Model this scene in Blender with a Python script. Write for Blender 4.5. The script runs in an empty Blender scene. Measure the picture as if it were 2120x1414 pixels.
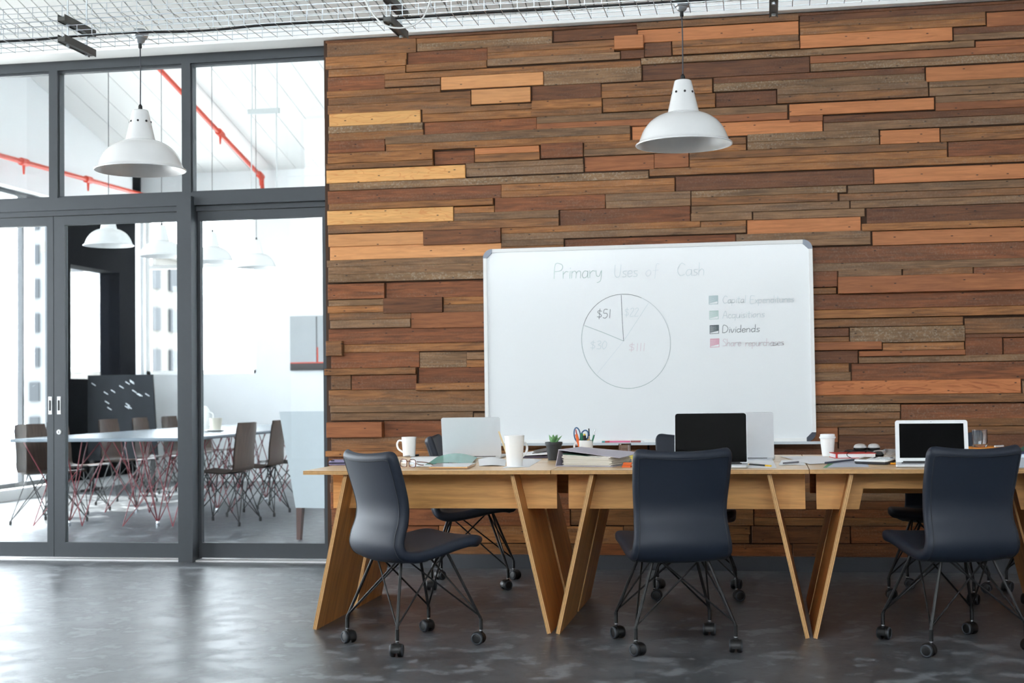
import bpy, math, random
from mathutils import Vector, Matrix
random.seed(7)
S = bpy.context.scene
COL = S.collection
PI = math.pi

# ------------------------------------------------------------------ camera
F_PX, YAW, PITCH, ROLL, CAM_H = 2920.0, 0.17791, 0.03466, -0.01282, 1.10191
fw = Vector((-math.sin(YAW)*math.cos(PITCH), math.cos(YAW)*math.cos(PITCH), math.sin(PITCH)))
r0 = Vector((math.cos(YAW), math.sin(YAW), 0)); u0 = r0.cross(fw)
CR = math.cos(ROLL)*r0 + math.sin(ROLL)*u0
CU = -math.sin(ROLL)*r0 + math.cos(ROLL)*u0
CP = Vector((0, 0, CAM_H))
cam = bpy.data.cameras.new('camera'); camo = bpy.data.objects.new('camera', cam); COL.objects.link(camo)
m3 = Matrix((CR, CU, -fw)).transposed()
camo.matrix_world = Matrix.Translation(CP) @ m3.to_4x4()
cam.sensor_width = 36; cam.lens = 36*F_PX/2120; cam.clip_start = .05; cam.clip_end = 500
cam.dof.use_dof = True; cam.dof.focus_distance = 6.9; cam.dof.aperture_fstop = 3.4
S.camera = camo
# ------------------------------------------------------------------ sky, sun, exposure
w = bpy.data.worlds.new('sky'); S.world = w; w.use_nodes = True
bg = w.node_tree.nodes['Background']; bg.inputs[0].default_value = (.93, .965, 1.0, 1); bg.inputs[1].default_value = 5.4
sun = bpy.data.lights.new('sun', 'SUN'); sun.energy = 12; sun.angle = .02; sun.color = (1, .95, .86)
suno = bpy.data.objects.new('sun', sun); COL.objects.link(suno); suno.location = (-20, 8, 20)
suno.rotation_euler = Vector((.62, -.22, -.95)).to_track_quat('-Z', 'Y').to_euler()
S.view_settings.view_transform = 'Standard'; S.view_settings.look = 'None'
S.view_settings.gamma = 1; S.view_settings.use_curve_mapping = False
S.view_settings.exposure = 0.95

# ------------------------------------------------------------------ pixel -> point on a known plane (2120x1414 frame)
def ray(px, py): return fw + CR*((px-1060)/F_PX) - CU*((py-707)/F_PX)
def aty(px, py, y): d = ray(px, py); return CP + d*(y/d.y)
def atz(px, py, z): d = ray(px, py); return CP + d*((z-CAM_H)/d.z)

# ------------------------------------------------------------------ materials
def lin(c):
    return tuple(((v/255)/12.92 if v/255 <= .04045 else ((v/255+.055)/1.055)**2.4) for v in c)
MATS = {}
def N(nt, t, **kw):
    n = nt.nodes.new(t)
    for k, v in kw.items():
        if hasattr(n, k): setattr(n, k, v)
        else: n.inputs[k].default_value = v
    return n
def mat(name, c, rough=.5, metal=0., var=.06, scale=30., bump=0., spec=.5, sheen=0., coat=0., trans=0., subs=0.):
    if name in MATS: return MATS[name]
    m = bpy.data.materials.new(name); m.use_nodes = True; nt = m.node_tree; b = nt.nodes['Principled BSDF']
    L = nt.links.new; c = lin(c)
    tc = N(nt, 'ShaderNodeTexCoord'); no = N(nt, 'ShaderNodeTexNoise', Scale=scale, Detail=4.)
    L(tc.outputs['Object'], no.inputs['Vector'])
    mx = N(nt, 'ShaderNodeMix', data_type='RGBA')
    mx.inputs[6].default_value = tuple(v*(1-var) for v in c)+(1,); mx.inputs[7].default_value = tuple(min(1, v*(1+var)) for v in c)+(1,)
    L(no.outputs['Fac'], mx.inputs[0]); L(mx.outputs[2], b.inputs['Base Color'])
    b.inputs['Roughness'].default_value = rough; b.inputs['Metallic'].default_value = metal
    b.inputs['Specular IOR Level'].default_value = spec
    if sheen: b.inputs['Sheen Weight'].default_value = sheen; b.inputs['Sheen Roughness'].default_value = .4
    if coat: b.inputs['Coat Weight'].default_value = coat
    if trans: b.inputs['Transmission Weight'].default_value = trans
    if bump:
        bp = N(nt, 'ShaderNodeBump', Strength=bump, Distance=.002); L(no.outputs['Fac'], bp.inputs['Height']); L(bp.outputs[0], b.inputs['Normal'])
    MATS[name] = m; return m
def wood(name, c, c2=None, along=(3, 40, 40), rough=.5, contrast=.28, patch=.0, patchc=None, fleck=0., nails=False, bump=.25, knots=False, randv=.15, streak=None):
    m = bpy.data.materials.new(name); m.use_nodes = True; nt = m.node_tree; b = nt.nodes['Principled BSDF']; L = nt.links.new
    c = lin(c); c2 = lin(c2) if c2 else tuple(v*.6 for v in c)
    tc = N(nt, 'ShaderNodeTexCoord'); oi = N(nt, 'ShaderNodeObjectInfo')
    mu = N(nt, 'ShaderNodeMath', operation='MULTIPLY'); mu.inputs[1].default_value = 57.; L(oi.outputs['Random'], mu.inputs[0])
    ad = N(nt, 'ShaderNodeVectorMath', operation='ADD'); L(tc.outputs['Object'], ad.inputs[0]); L(mu.outputs[0], ad.inputs[1])
    mp = N(nt, 'ShaderNodeMapping'); mp.inputs['Scale'].default_value = along; L(ad.outputs[0], mp.inputs[0])
    n1 = N(nt, 'ShaderNodeTexNoise', Scale=1.6, Detail=8., Roughness=.62, Distortion=.6); L(mp.outputs[0], n1.inputs['Vector'])
    rp = N(nt, 'ShaderNodeValToRGB'); rp.color_ramp.elements[0].position = .3; rp.color_ramp.elements[1].position = .72
    rp.color_ramp.elements[0].color = tuple(a*(1-contrast)*.5+d*.5*(1-contrast) for a, d in zip(c, c2))+(1,)
    rp.color_ramp.elements[1].color = tuple(min(1, v*(1+contrast*.6)) for v in c)+(1,)
    L(n1.outputs['Fac'], rp.inputs[0]); out = rp.outputs[0]
    def mixin(fac, col, o, w=1.):
        mx = N(nt, 'ShaderNodeMix', data_type='RGBA'); mx.inputs[7].default_value = tuple(col)+(1,)
        if w != 1.:
            k = N(nt, 'ShaderNodeMath', operation='MULTIPLY'); k.inputs[1].default_value = w; L(fac, k.inputs[0]); fac = k.outputs[0]
        L(fac, mx.inputs[0]); L(o, mx.inputs[6]); return mx.outputs[2]
    def thresh(src, a, bb):
        t = N(nt, 'ShaderNodeMapRange'); t.inputs[1].default_value = a; t.inputs[2].default_value = bb; L(src, t.inputs[0]); return t.outputs[0]
    # slow changes of tone along the board
    mp2 = N(nt, 'ShaderNodeMapping'); mp2.inputs['Scale'].default_value = tuple(v*.22+ .6 for v in along); L(ad.outputs[0], mp2.inputs[0])
    n2 = N(nt, 'ShaderNodeTexNoise', Scale=1.3, Detail=3.); L(mp2.outputs[0], n2.inputs['Vector'])
    if patch: out = mixin(thresh(n2.outputs['Fac'], .48, .68), lin(patchc) if patchc else c2, out, patch)
    if streak:
        mp3 = N(nt, 'ShaderNodeMapping'); mp3.inputs['Scale'].default_value = (1.6, 11, 11); L(ad.outputs[0], mp3.inputs[0])
        n4 = N(nt, 'ShaderNodeTexNoise', Scale=1.5, Detail=2., Distortion=.9); L(mp3.outputs[0], n4.inputs['Vector'])
        wv = N(nt, 'ShaderNodeMath', operation='PINGPONG'); wv.inputs[1].default_value = .07; L(n4.outputs['Fac'], wv.inputs[0])
        out = mixin(thresh(wv.outputs[0], .052, .07), lin(streak), out, .75)
    if fleck:
        n3 = N(nt, 'ShaderNodeTexNoise', Scale=90., Detail=5., Roughness=.7); L(ad.outputs[0], n3.inputs['Vector'])
        mm = N(nt, 'ShaderNodeMath', operation='MULTIPLY'); L(thresh(n3.outputs['Fac'], .5, .66), mm.inputs[0]); L(thresh(n2.outputs['Fac'], .38, .6), mm.inputs[1])
        out = mixin(mm.outputs[0], (.58, .51, .41), out, fleck)
    if nails or knots:
        mpn = N(nt, 'ShaderNodeMapping'); mpn.inputs['Scale'].default_value = (3.8, 0, 9.5) if nails else (3.2, 3.2, 3.2); L(ad.outputs[0], mpn.inputs[0])
        if nails: mpn.inputs['Rotation'].default_value = (PI/2, 0, 0)
        vo = N(nt, 'ShaderNodeTexVoronoi', Scale=1.)
        if nails: vo.voronoi_dimensions = '2D'
        L(mpn.outputs[0], vo.inputs['Vector'])
        out = mixin(thresh(vo.outputs['Distance'],   .036 if nails else .075, .018 if nails else .03), (.016, .011, .009) if nails else tuple(v*.35 for v in c2), out, .92)
    hv = N(nt, 'ShaderNodeHueSaturation'); mr = N(nt, 'ShaderNodeMapRange'); mr.inputs[3].default_value = 1-randv; mr.inputs[4].default_value = 1+randv
    L(oi.outputs['Random'], mr.inputs[0]); L(mr.outputs[0], hv.inputs['Value']); L(out, hv.inputs['Color']); L(hv.outputs[0], b.inputs['Base Color'])
    b.inputs['Roughness'].default_value = rough; b.inputs['Specular IOR Level'].default_value = .3
    if bump:
        bp = N(nt, 'ShaderNodeBump', Strength=bump, Distance=.003); L(n1.outputs['Fac'], bp.inputs['Height']); L(bp.outputs[0], b.inputs['Normal'])
    MATS[name] = m; return m
def ply_edge(name, axis, pitch, base=(222, 178, 118), dark=(180, 126, 74)):
    m = bpy.data.materials.new(name); m.use_nodes = True; nt = m.node_tree; b = nt.nodes['Principled BSDF']; L = nt.links.new
    tc = N(nt, 'ShaderNodeTexCoord'); sp = N(nt, 'ShaderNodeSeparateXYZ'); L(tc.outputs['Object'], sp.inputs[0])
    mu = N(nt, 'ShaderNodeMath', operation='MULTIPLY'); mu.inputs[1].default_value = 2*PI/pitch; L(sp.outputs[axis], mu.inputs[0])
    si = N(nt, 'ShaderNodeMath', operation='SINE'); L(mu.outputs[0], si.inputs[0])
    mr = N(nt, 'ShaderNodeMapRange'); mr.inputs[1].default_value = -.1; mr.inputs[2].default_value = .5; L(si.outputs[0], mr.inputs[0])
    mx = N(nt, 'ShaderNodeMix', data_type='RGBA'); mx.inputs[6].default_value = lin(base)+(1,); mx.inputs[7].default_value = lin(dark)+(1,)
    L(mr.outputs[0], mx.inputs[0])
    no = N(nt, 'ShaderNodeTexNoise', Scale=60.); L(tc.outputs['Object'], no.inputs['Vector'])
    hv = N(nt, 'ShaderNodeHueSaturation'); m2 = N(nt, 'ShaderNodeMapRange'); m2.inputs[3].default_value = .75; m2.inputs[4].default_value = 1.2
    L(no.outputs['Fac'], m2.inputs[0]); L(m2.outputs[0], hv.inputs['Value']); L(mx.outputs[2], hv.inputs['Color']); L(hv.outputs[0], b.inputs['Base Color'])
    b.inputs['Roughness'].default_value = .55; MATS[name] = m; return m
def glass_sheet(name, tint=(.97, .99, 1), refl=1.):
    # thin architectural pane: straight-through transparency with Fresnel reflection
    m = bpy.data.materials.new(name); m.use_nodes = True; nt = m.node_tree; L = nt.links.new
    for n in list(nt.nodes):
        if n.type == 'BSDF_PRINCIPLED': nt.nodes.remove(n)
    tr = N(nt, 'ShaderNodeBsdfTransparent'); tr.inputs[0].default_value = tint+(1,)
    gl = N(nt, 'ShaderNodeBsdfGlossy'); gl.inputs['Roughness'].default_value = .0
    fr = N(nt, 'ShaderNodeFresnel', IOR=1.5); k = N(nt, 'ShaderNodeMath', operation='MULTIPLY'); k.inputs[1].default_value = 1.8*refl
    ge = N(nt, 'ShaderNodeNewGeometry'); iv = N(nt, 'ShaderNodeMath', operation='SUBTRACT'); iv.inputs[0].default_value = 1.; L(ge.outputs['Backfacing'], iv.inputs[1])
    k2 = N(nt, 'ShaderNodeMath', operation='MULTIPLY'); L(fr.outputs[0], k.inputs[0]); L(k.outputs[0], k2.inputs[0]); L(iv.outputs[0], k2.inputs[1]); mx = N(nt, 'ShaderNodeMixShader'); L(k2.outputs[0], mx.inputs[0]); L(tr.outputs[0], mx.inputs[1]); L(gl.outputs[0], mx.inputs[2])
    out = [n for n in nt.nodes if n.type == 'OUTPUT_MATERIAL'][0]; L(mx.outputs[0], out.inputs[0]); MATS[name] = m; return m

# ------------------------------------------------------------------ mesh helpers
class MB:
    def __init__(s): s.v = []; s.f = []; s.mi = []; s.cur = 0
    def quad(s, *pts):
        n = len(s.v); s.v += [tuple(p) for p in pts]; s.f.append(tuple(range(n, n+len(pts)))); s.mi.append(s.cur); return s
    def hexa(s, a, b):          # a, b: lists of 4 points (bottom loop ccw from above, top loop)
        n = len(s.v); s.v += [tuple(p) for p in a]+[tuple(p) for p in b]
        for q in ((3, 2, 1, 0), (4, 5, 6, 7), (0, 1, 5, 4), (1, 2, 6, 5), (2, 3, 7, 6), (3, 0, 4, 7)):
            s.f.append(tuple(n+i for i in q)); s.mi.append(s.cur)
        return s
    def box(s, x0, x1, y0, y1, z0, z1):
        return s.hexa([(x0, y0, z0), (x1, y0, z0), (x1, y1, z0), (x0, y1, z0)], [(x0, y0, z1), (x1, y0, z1), (x1, y1, z1), (x0, y1, z1)])
    def cbox(s, x0, x1, y0, y1, z0, z1, c):   # box with chamfered vertical and top edges (low poly)
        def lp(i, z): return [(x0+i+c, y0+i, z), (x1-i-c, y0+i, z), (x1-i, y0+i+c, z), (x1-i, y1-i-c, z), (x1-i-c, y1-i, z), (x0+i+c, y1-i, z), (x0+i, y1-i-c, z), (x0+i, y0+i+c, z)]
        n = len(s.v); k = min(c, (z1-z0)*.3)
        for l in (lp(k*.7, z0), lp(0, z0+k), lp(0, z1-k), lp(k*.7, z1)): s.v += l
        s.f.append(tuple(n+7-i for i in range(8))); s.mi.append(s.cur)
        for r in range(3):
            for i in range(8):
                j = (i+1) % 8; s.f.append((n+r*8+i, n+r*8+j, n+r*8+8+j, n+r*8+8+i)); s.mi.append(s.cur)
        s.f.append(tuple(n+24+i for i in range(8))); s.mi.append(s.cur); return s
    def tube(s, pts, r, n=8, closed=False, caps=True):
        pts = [Vector(p) for p in pts]; base = len(s.v); m = len(pts); rr = r if isinstance(r, (list, tuple)) else [r]*m
        up = None
        for i, p in enumerate(pts):
            a = pts[(i-1) % m] if (closed or i > 0) else p; b = pts[(i+1) % m] if (closed or i < m-1) else p
            t = (b-a).normalized()
            if up is None: up = t.orthogonal().normalized()
            up = (up - t*up.dot(t)).normalized(); sd = t.cross(up)
            for k in range(n):
                an = 2*PI*k/n; s.v.append(tuple(p + (up*math.cos(an)+sd*math.sin(an))*rr[i]))
        for i in range(m if closed else m-1):
            j = (i+1) % m
            for k in range(n):
                l = (k+1) % n; s.f.append((base+i*n+k, base+i*n+l, base+j*n+l, base+j*n+k)); s.mi.append(s.cur)
        if caps and not closed:
            s.f.append(tuple(base+n-1-k for k in range(n))); s.f.append(tuple(base+(m-1)*n+k for k in range(n))); s.mi += [s.cur]*2
        return s
    def lathe(s, prof, n=32, c=(0, 0, 0), axis='Z', caps=True):
        base = len(s.v); m = len(prof)
        for (r, z) in prof:
            for k in range(n):
                a = 2*PI*k/n
                if axis == 'Z': s.v.append((c[0]+r*math.cos(a), c[1]+r*math.sin(a), c[2]+z))
                elif axis == 'X': s.v.append((c[0]+z, c[1]+r*math.cos(a), c[2]+r*math.sin(a)))
                else: s.v.append((c[0]+r*math.sin(a), c[1]+z, c[2]+r*math.cos(a)))
        for i in range(m-1):
            for k in range(n):
                l = (k+1) % n; s.f.append((base+i*n+k, base+i*n+l, base+(i+1)*n+l, base+(i+1)*n+k)); s.mi.append(s.cur)
        if caps and prof[0][0] > 1e-6: s.f.append(tuple(base+n-1-k for k in range(n))); s.mi.append(s.cur)
        if caps and prof[-1][0] > 1e-6: s.f.append(tuple(base+(m-1)*n+k for k in range(n))); s.mi.append(s.cur)
        return s
    def prism(s, poly, z0, z1, fn=None):      # polygon in (a,b), extruded; fn maps (a,b,h)->xyz
        fn = fn or (lambda a, b, h: (a, b, h)); n = len(poly); base = len(s.v)
        s.v += [fn(a, b, z0) for a, b in poly]+[fn(a, b, z1) for a, b in poly]
        s.f.append(tuple(base+n-1-i for i in range(n))); s.f.append(tuple(base+n+i for i in range(n))); s.mi += [s.cur]*2
        for i in range(n):
            j = (i+1) % n; s.f.append((base+i, base+j, base+n+j, base+n+i)); s.mi.append(s.cur)
        return s
    def grid(s, fn, nu, nv):
        base = len(s.v)
        for i in range(nu+1):
            for j in range(nv+1): s.v.append(tuple(fn(i/nu, j/nv)))
        for i in range(nu):
            for j in range(nv):
                a = base+i*(nv+1)+j; s.f.append((a, a+1, a+nv+2, a+nv+1)); s.mi.append(s.cur)
        return s
    def sheet(s, fn, nu, nv, t):             # thin curved sheet with real thickness (z offset)
        s.grid(lambda a, b: Vector(fn(a, b))+Vector((0, 0, t)), nu, nv)
        s.grid(lambda a, b: fn(b, a), nv, nu)
        for (p, q) in (((0, 0), (1, 0)), ((1, 0), (1, 1)), ((1, 1), (0, 1)), ((0, 1), (0, 0))):
            k = nu if p[1] == q[1] else nv
            for i in range(k):
                u = [Vector(fn(p[0]+(q[0]-p[0])*e/k, p[1]+(q[1]-p[1])*e/k)) for e in (i, i+1)]
                s.quad(u[0], u[1], u[1]+Vector((0, 0, t)), u[0]+Vector((0, 0, t)))
        return s
def mesh(name, mb, mats):
    me = bpy.data.meshes.new(name); me.from_pydata(mb.v, [], mb.f)
    for m in (mats if isinstance(mats, (list, tuple)) else [mats]): me.materials.append(m)
    me.polygons.foreach_set('material_index', mb.mi); me.update(); return me
def obj(name, mb, mats, parent=None, loc=(0, 0, 0), rot=(0, 0, 0), smooth=False, me=None):
    me = me or mesh(name, mb, mats)
    if smooth:
        me.polygons.foreach_set('use_smooth', [True]*len(me.polygons))
        try: me.set_sharp_from_angle(angle=math.radians(smooth if smooth > 1 else 40))
        except Exception: pass
    o = bpy.data.objects.new(name, me); COL.objects.link(o); o.location = loc; o.rotation_euler = rot; o.parent = parent; return o
def tag(o, label=None, cat=None, group=None, kind=None):
    if label: o['label'] = label
    if cat: o['category'] = cat
    if group: o['group'] = group
    if kind: o['kind'] = kind
    return o
def thing(name, label, cat, loc=(0, 0, 0), rz=0, group=None, rot=None):
    o = bpy.data.objects.new(name, None); COL.objects.link(o); o.empty_display_size = .1; o.location = loc; o.rotation_euler = rot or (0, 0, rz)
    return tag(o, label, cat, group)
def copy_tree(o, parent=None):
    c = o.copy(); COL.objects.link(c); c.parent = parent
    for ch in o.children: copy_tree(ch, c)
    return c
def struct(name, mb, m, label=None, **kw):
    o = obj(name, mb, m, **kw); return tag(o, label, None, None, 'structure')
def spline(P, n):          # Catmull-Rom through P, n samples per span
    out = []
    for i in range(len(P)-1):
        p0 = P[max(i-1, 0)]; p1 = P[i]; p2 = P[i+1]; p3 = P[min(i+2, len(P)-1)]
        for k in range(n):
            t = k/n; out.append(tuple(.5*((2*b)+(-a+c)*t+(2*a-5*b+4*c-d)*t*t+(-a+3*b-3*c+d)*t**3) for a, b, c, d in zip(p0, p1, p2, p3)))
    out.append(tuple(P[-1])); return out

# ================================================================== MATERIALS
WHITE = mat('white_paint', (243, 243, 241), .55, var=.02)
WALLW = mat('white_plaster', (238, 240, 241), .8, var=.03, scale=6, bump=.1)
CEILW = mat('white_ceiling_board', (226, 226, 224), .6, var=.03, scale=9)
FRAME = mat('grey_powder_coat', (66, 70, 74), .45, metal=.25, var=.05)
BLACKM = mat('black_metal', (9, 9, 11), .45, metal=.0, var=.08, scale=80)
BLACKP = mat('black_plastic', (13, 13, 15), .45, var=.1)
GREYR = mat('grey_rubber', (62, 66, 72), .6)
CHROME = mat('bright_metal', (205, 208, 212), .2, metal=1., var=.02)
GALV = mat('galvanised_steel', (188, 194, 198), .35, metal=.9, var=.08)
DGREY = mat('dark_grey_steel', (92, 92, 88), .5, metal=.3)
NAVY = mat('navy_leatherette', (26, 34, 48), .52, var=.10, scale=160, bump=.05, spec=.45)
NAVYS = mat('navy_stitching', (20, 25, 35), .6)
ENAMEL = mat('white_enamel', (234, 234, 233), .22, var=.015, coat=.3)
ALU = mat('brushed_aluminium', (226, 226, 226), .3, metal=.2, var=.05)
SILVER = mat('silver_laptop', (216, 219, 223), .4, metal=.15, var=.02)
SCREEN = mat('black_glass_screen', (5, 5, 6), .08, var=.02, spec=.1)
KEYS = mat('black_keys', (24, 24, 26), .5)
PORC = mat('white_porcelain', (246, 246, 244), .18, var=.01, coat=.2)
PAPER = mat('white_paper', (244, 245, 247), .8, var=.015)
CARDW = mat('white_cardboard', (247, 246, 243), .7, var=.015)
PLYTOP = wood('plywood_top', (236, 204, 162), (216, 174, 128), along=(2, 26, 26), rough=.3, contrast=.14, bump=.03, knots=True, randv=.04)
PLYLEG = wood('plywood_leg', (216, 154, 88), (178, 112, 56), along=(20, 20, 1.6), rough=.42, contrast=.25, bump=.04, patch=.3, randv=.05)
PLYAPR = wood('plywood_apron', (230, 174, 108), (194, 130, 70), along=(1.6, 18, 18), rough=.42, contrast=.22, bump=.04, knots=True, randv=.05)
EDGEZ = ply_edge('plywood_edge_flat', 2, .0072)
EDGEX = ply_edge('plywood_edge_upright', 0, .0072)
PANE = glass_sheet('clear_pane')
TUMB = mat('clear_glass', (250, 252, 253), .0, var=0, trans=1.)
BOARDW = mat('whiteboard_enamel', (244, 247, 248), .16, var=.006, scale=2)
RED = mat('red_pipe_paint', (214, 72, 48), .45)

# ================================================================== SETTING
XL, YW, YG, YF, XR = -7.9, 8.65, 8.85, 17.0, 4.2
# floor: polished concrete
fm = bpy.data.materials.new('polished_concrete'); fm.use_nodes = True; nt = fm.node_tree; b = nt.nodes['Principled BSDF']; L = nt.links.new
tc = N(nt, 'ShaderNodeTexCoord')
def fnoise(sx, sy, scale, det, rough=.55, dist=0.):
    mp = N(nt, 'ShaderNodeMapping'); mp.inputs['Scale'].default_value = (sx, sy, 1); L(tc.outputs['Object'], mp.inputs[0])
    n = N(nt, 'ShaderNodeTexNoise', Scale=scale, Detail=det, Roughness=rough, Distortion=dist); L(mp.outputs[0], n.inputs['Vector']); return n.outputs['Fac']
def mrange(src, a, bb, c=0., d=1.):
    t = N(nt, 'ShaderNodeMapRange'); t.inputs[1].default_value = a; t.inputs[2].default_value = bb; t.inputs[3].default_value = c; t.inputs[4].default_value = d; L(src, t.inputs[0]); return t.outputs[0]
def fmix(fac, a, c):
    mx = N(nt, 'ShaderNodeMix', data_type='RGBA'); L(fac, mx.inputs[0])
    if isinstance(a, tuple): mx.inputs[6].default_value = a
    else: L(a, mx.inputs[6])
    mx.inputs[7].default_value = c; return mx.outputs[2]
big = fnoise(1, 1, .9, 5); mid = fnoise(1, 1, 2.2, 7, .62, .3); fine = fnoise(1, 1, 16, 6, .65); scr = fnoise(1, 1, 6.5, 7, .62, .25)
col = fmix(mrange(big, .35, .68), (.056, .060, .066, 1), (.090, .095, .102, 1))
col = fmix(mrange(mid, .46, .66, 0, .8), col, (.122, .129, .138, 1))
col = fmix(mrange(scr, .53, .60, 0, .8), col, (.225, .237, .254, 1))
col = fmix(mrange(fine, .52, .72, 0, .4), col, (.04, .041, .044, 1))
L(col, b.inputs['Base Color'])
L(mrange(scr, .45, .62, .33, .42), b.inputs['Roughness']); b.inputs['Specular IOR Level'].default_value = .6
FLOOR = fm
struct('floor', MB().box(XL-.2, XR+.2, -5.2, YF+.3, -.15, 0), FLOOR, 'dark grey polished concrete floor with pale scuffs')
ground = tag(obj('ground', MB().box(-90, 60, -60, 140, -6.2, -6.0), mat('pale_ground', (200, 200, 198), .9)), 'pale paved ground far outside the windows', None, None, 'structure')

# wood wall backing, baseboard, side and rear walls
WOODB = mat('dark_wall_backing', (70, 48, 34), .9)
wall_back = struct('wall_back', MB().box(-2.77, XR, YW+.03, YW+.23, 0, 3.9), WOODB, 'feature wall clad in staggered reclaimed timber boards')
struct('baseboard_back', MB().box(-2.72, XR, YW-.03, YW+.03, 0, .085), mat('grey_skirting', (70, 72, 77), .5), 'low grey skirting board under the timber wall')
struct('wall_right', MB().box(XR, XR+.2, -5, YW+.2, 0, 8), WALLW)
# left wall: sill strip, lintel, piers between tall windows (both rooms)
lw = MB()
for (a, c) in ((3.59, 3.61), (6.1, 6.35), (8.7, 9.0), (12.45, 12.6), (16.75, 17.0)): lw.box(XL-.25, XL, a, c, 0, 8)
lw.box(XL-.25, XL, 3.6, 17, 3.35, 8); lw.box(XL-.25, XL, 3.6, 17, 0, .12)
wall_left = struct('wall_left', lw, WALLW)
struct('wall_left_darkened', MB().box(XL-.25, XL, -5.2, 3.6, 0, 8), mat('reflection_cutting_dark', (58, 56, 54), .7))  # unseen wall, made dark so the partition glass reflects less of it
# rear wall behind the camera: solid below, unseen clerestory windows added above for fill light
fw_ = MB(); fw_.box(XL, XR+.2, -5.2, -5, 0, 3.0); fw_.box(XL, XR+.2, -5.2, -5, 5.8, 8)
for a in (XL, -4.9, -1.9, 1.1, 4.1): fw_.box(a, a+.2, -5.2, -5, 3.0, 5.8)
struct('wall_front', fw_, WALLW)
# far wall of the meeting room: low wall, window band on the left, solid wall right
XW0, XW1 = -7.86, aty(529, 700, YF).x
fb = MB(); fb.box(XL-.2, -2.2, YF, YF+.22, 0, 1.36); fb.box(XL-.2, -2.2, YF, YF+.22, 3.45, 7)
fb.box(XW1, -2.2, YF, YF+.22, 1.36, 3.45); fb.box(XL-.2, XW0, YF, YF+.22, 1.36, 3.45)
struct('wall_far', fb, WALLW, 'white far wall of the meeting room')
struct('wall_side', MB().box(-2.6, -2.4, YG+.1, YF, 0, 7), WALLW)
# window panes and frames outside
wn = [0]
def outer_window(p0, p1, z0, z1, mull, rails=(), fc=FRAME, along='y', d=.06):
    wn[0] += 1; L_ = p1-p0; root = MB(); t = .05
    def bar(a, c, zz0, zz1, mb):
        if along == 'y': mb.box(XL-.16-d/2, XL-.16+d/2, a, c, zz0, zz1)
        elif along == 'x': mb.box(a, c, YF+.10-d/2, YF+.10+d/2, zz0, zz1)
        else: mb.box(a, c, -5.1-d/2, -5.1+d/2, zz0, zz1)
    bar(p0, p0+t, z0, z1, root); bar(p1-t, p1, z0, z1, root); bar(p0, p1, z0, z0+t, root); bar(p0, p1, z1-t, z1, root)
    o = struct('window_%d' % wn[0], root, fc)
    for q in mull:
        mb = MB(); bar(q-t/2, q+t/2, z0+t, z1-t, mb); obj('mullion', mb, fc, o)
    for q in rails:
        mb = MB(); bar(p0+t, p1-t, q-t/2, q+t/2, mb); obj('glazing_bar', mb, fc, o)
    mb = MB(); t2 = .004
    if along == 'y': mb.box(XL-.16-t2, XL-.16+t2, p0+t, p1-t, z0+t, z1-t)
    elif along == 'x': mb.box(p0+t, p1-t, YF+.10-t2, YF+.10+t2, z0+t, z1-t)
    else: mb.box(p0+t, p1-t, -5.1-t2, -5.1+t2, z0+t, z1-t)
    obj('pane', mb, PANE, o); return o
for (a, c) in ((3.6, 6.1), (6.35, 8.7)): outer_window(a, c, .12, 3.35, ((a+c)/2,))
outer_window(9.0, 12.45, .12, 3.35, (), ()); outer_window(12.6, 14.95, .12, 3.35, (14.3,), ())
outer_window(XW0, XW1, 1.36, 3.45, (), (2.75,), WHITE, 'x')
for a in (XL+.2, -4.7, -1.7, 1.3): outer_window(a, a+2.8, 3.0, 5.8, (a+1.4,), (4.4,), FRAME, 'f')  # added clerestory windows, out of view, brighten the office
# black steel window pier between the last windows
bpier = MB()
bpier.box(XL-.22, XL+.04, 14.95, 16.75, .12, 1.30); bpier.box(XL-.22, XL+.04, 14.95, 16.75, 2.62, 3.35)
bpier.box(XL-.22, XL+.04, 16.30, 16.75, 1.30, 2.62); bpier.box(XL-.22, XL+.04, 14.95, 15.05, 1.30, 2.62)
po = struct('window_%d' % (wn[0]+1), bpier, mat('black_steel', (10, 12, 16), .9, metal=.0, spec=.02), 'black steel framed corner window of the meeting room')
obj('pane', MB().box(XL-.10, XL-.092, 15.05, 16.3, 1.30, 2.62), PANE, po)

# ceilings: sloping boarded ceiling over the office, second bay over the meeting room
SL = .263; CY, CZ = 8.60, 3.446
def cz(y): return CZ+SL*(CY-y)
ceil = struct('ceiling', MB().hexa([(XL, -5.2, cz(-5.2)+.03), (XR+.2, -5.2, cz(-5.2)+.03), (XR+.2, 8.9, cz(8.9)+.03), (XL, 8.9, cz(8.9)+.03)],
    [(XL, -5.2, cz(-5.2)+.15), (XR+.2, -5.2, cz(-5.2)+.15), (XR+.2, 8.9, cz(8.9)+.15), (XL, 8.9, cz(8.9)+.15)]), CEILW, 'white boarded ceiling sloping down to the timber wall')
y0, y1 = 4.2, 8.62; bw = .083; g = .004
cb = MB(); yc = (y0+y1)/2; zc = cz(yc)
cb.hexa([(-bw/2+g, y0-yc, cz(y0)-zc), (bw/2-g, y0-yc, cz(y0)-zc), (bw/2-g, y1-yc, cz(y1)-zc), (-bw/2+g, y1-yc, cz(y1)-zc)],
        [(-bw/2+g, y0-yc, cz(y0)-zc+.025), (bw/2-g, y0-yc, cz(y0)-zc+.025), (bw/2-g, y1-yc, cz(y1)-zc+.025), (-bw/2+g, y1-yc, cz(y1)-zc+.025)])
cbm = mesh('ceiling_board', cb, CEILW)
x = -6.6
while x < 2.3: obj('ceiling_board', None, None, ceil, (x, yc, zc), me=cbm); x += bw
S2 = .24
def cz2(y): return 3.95+S2*(YF-y)
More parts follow.
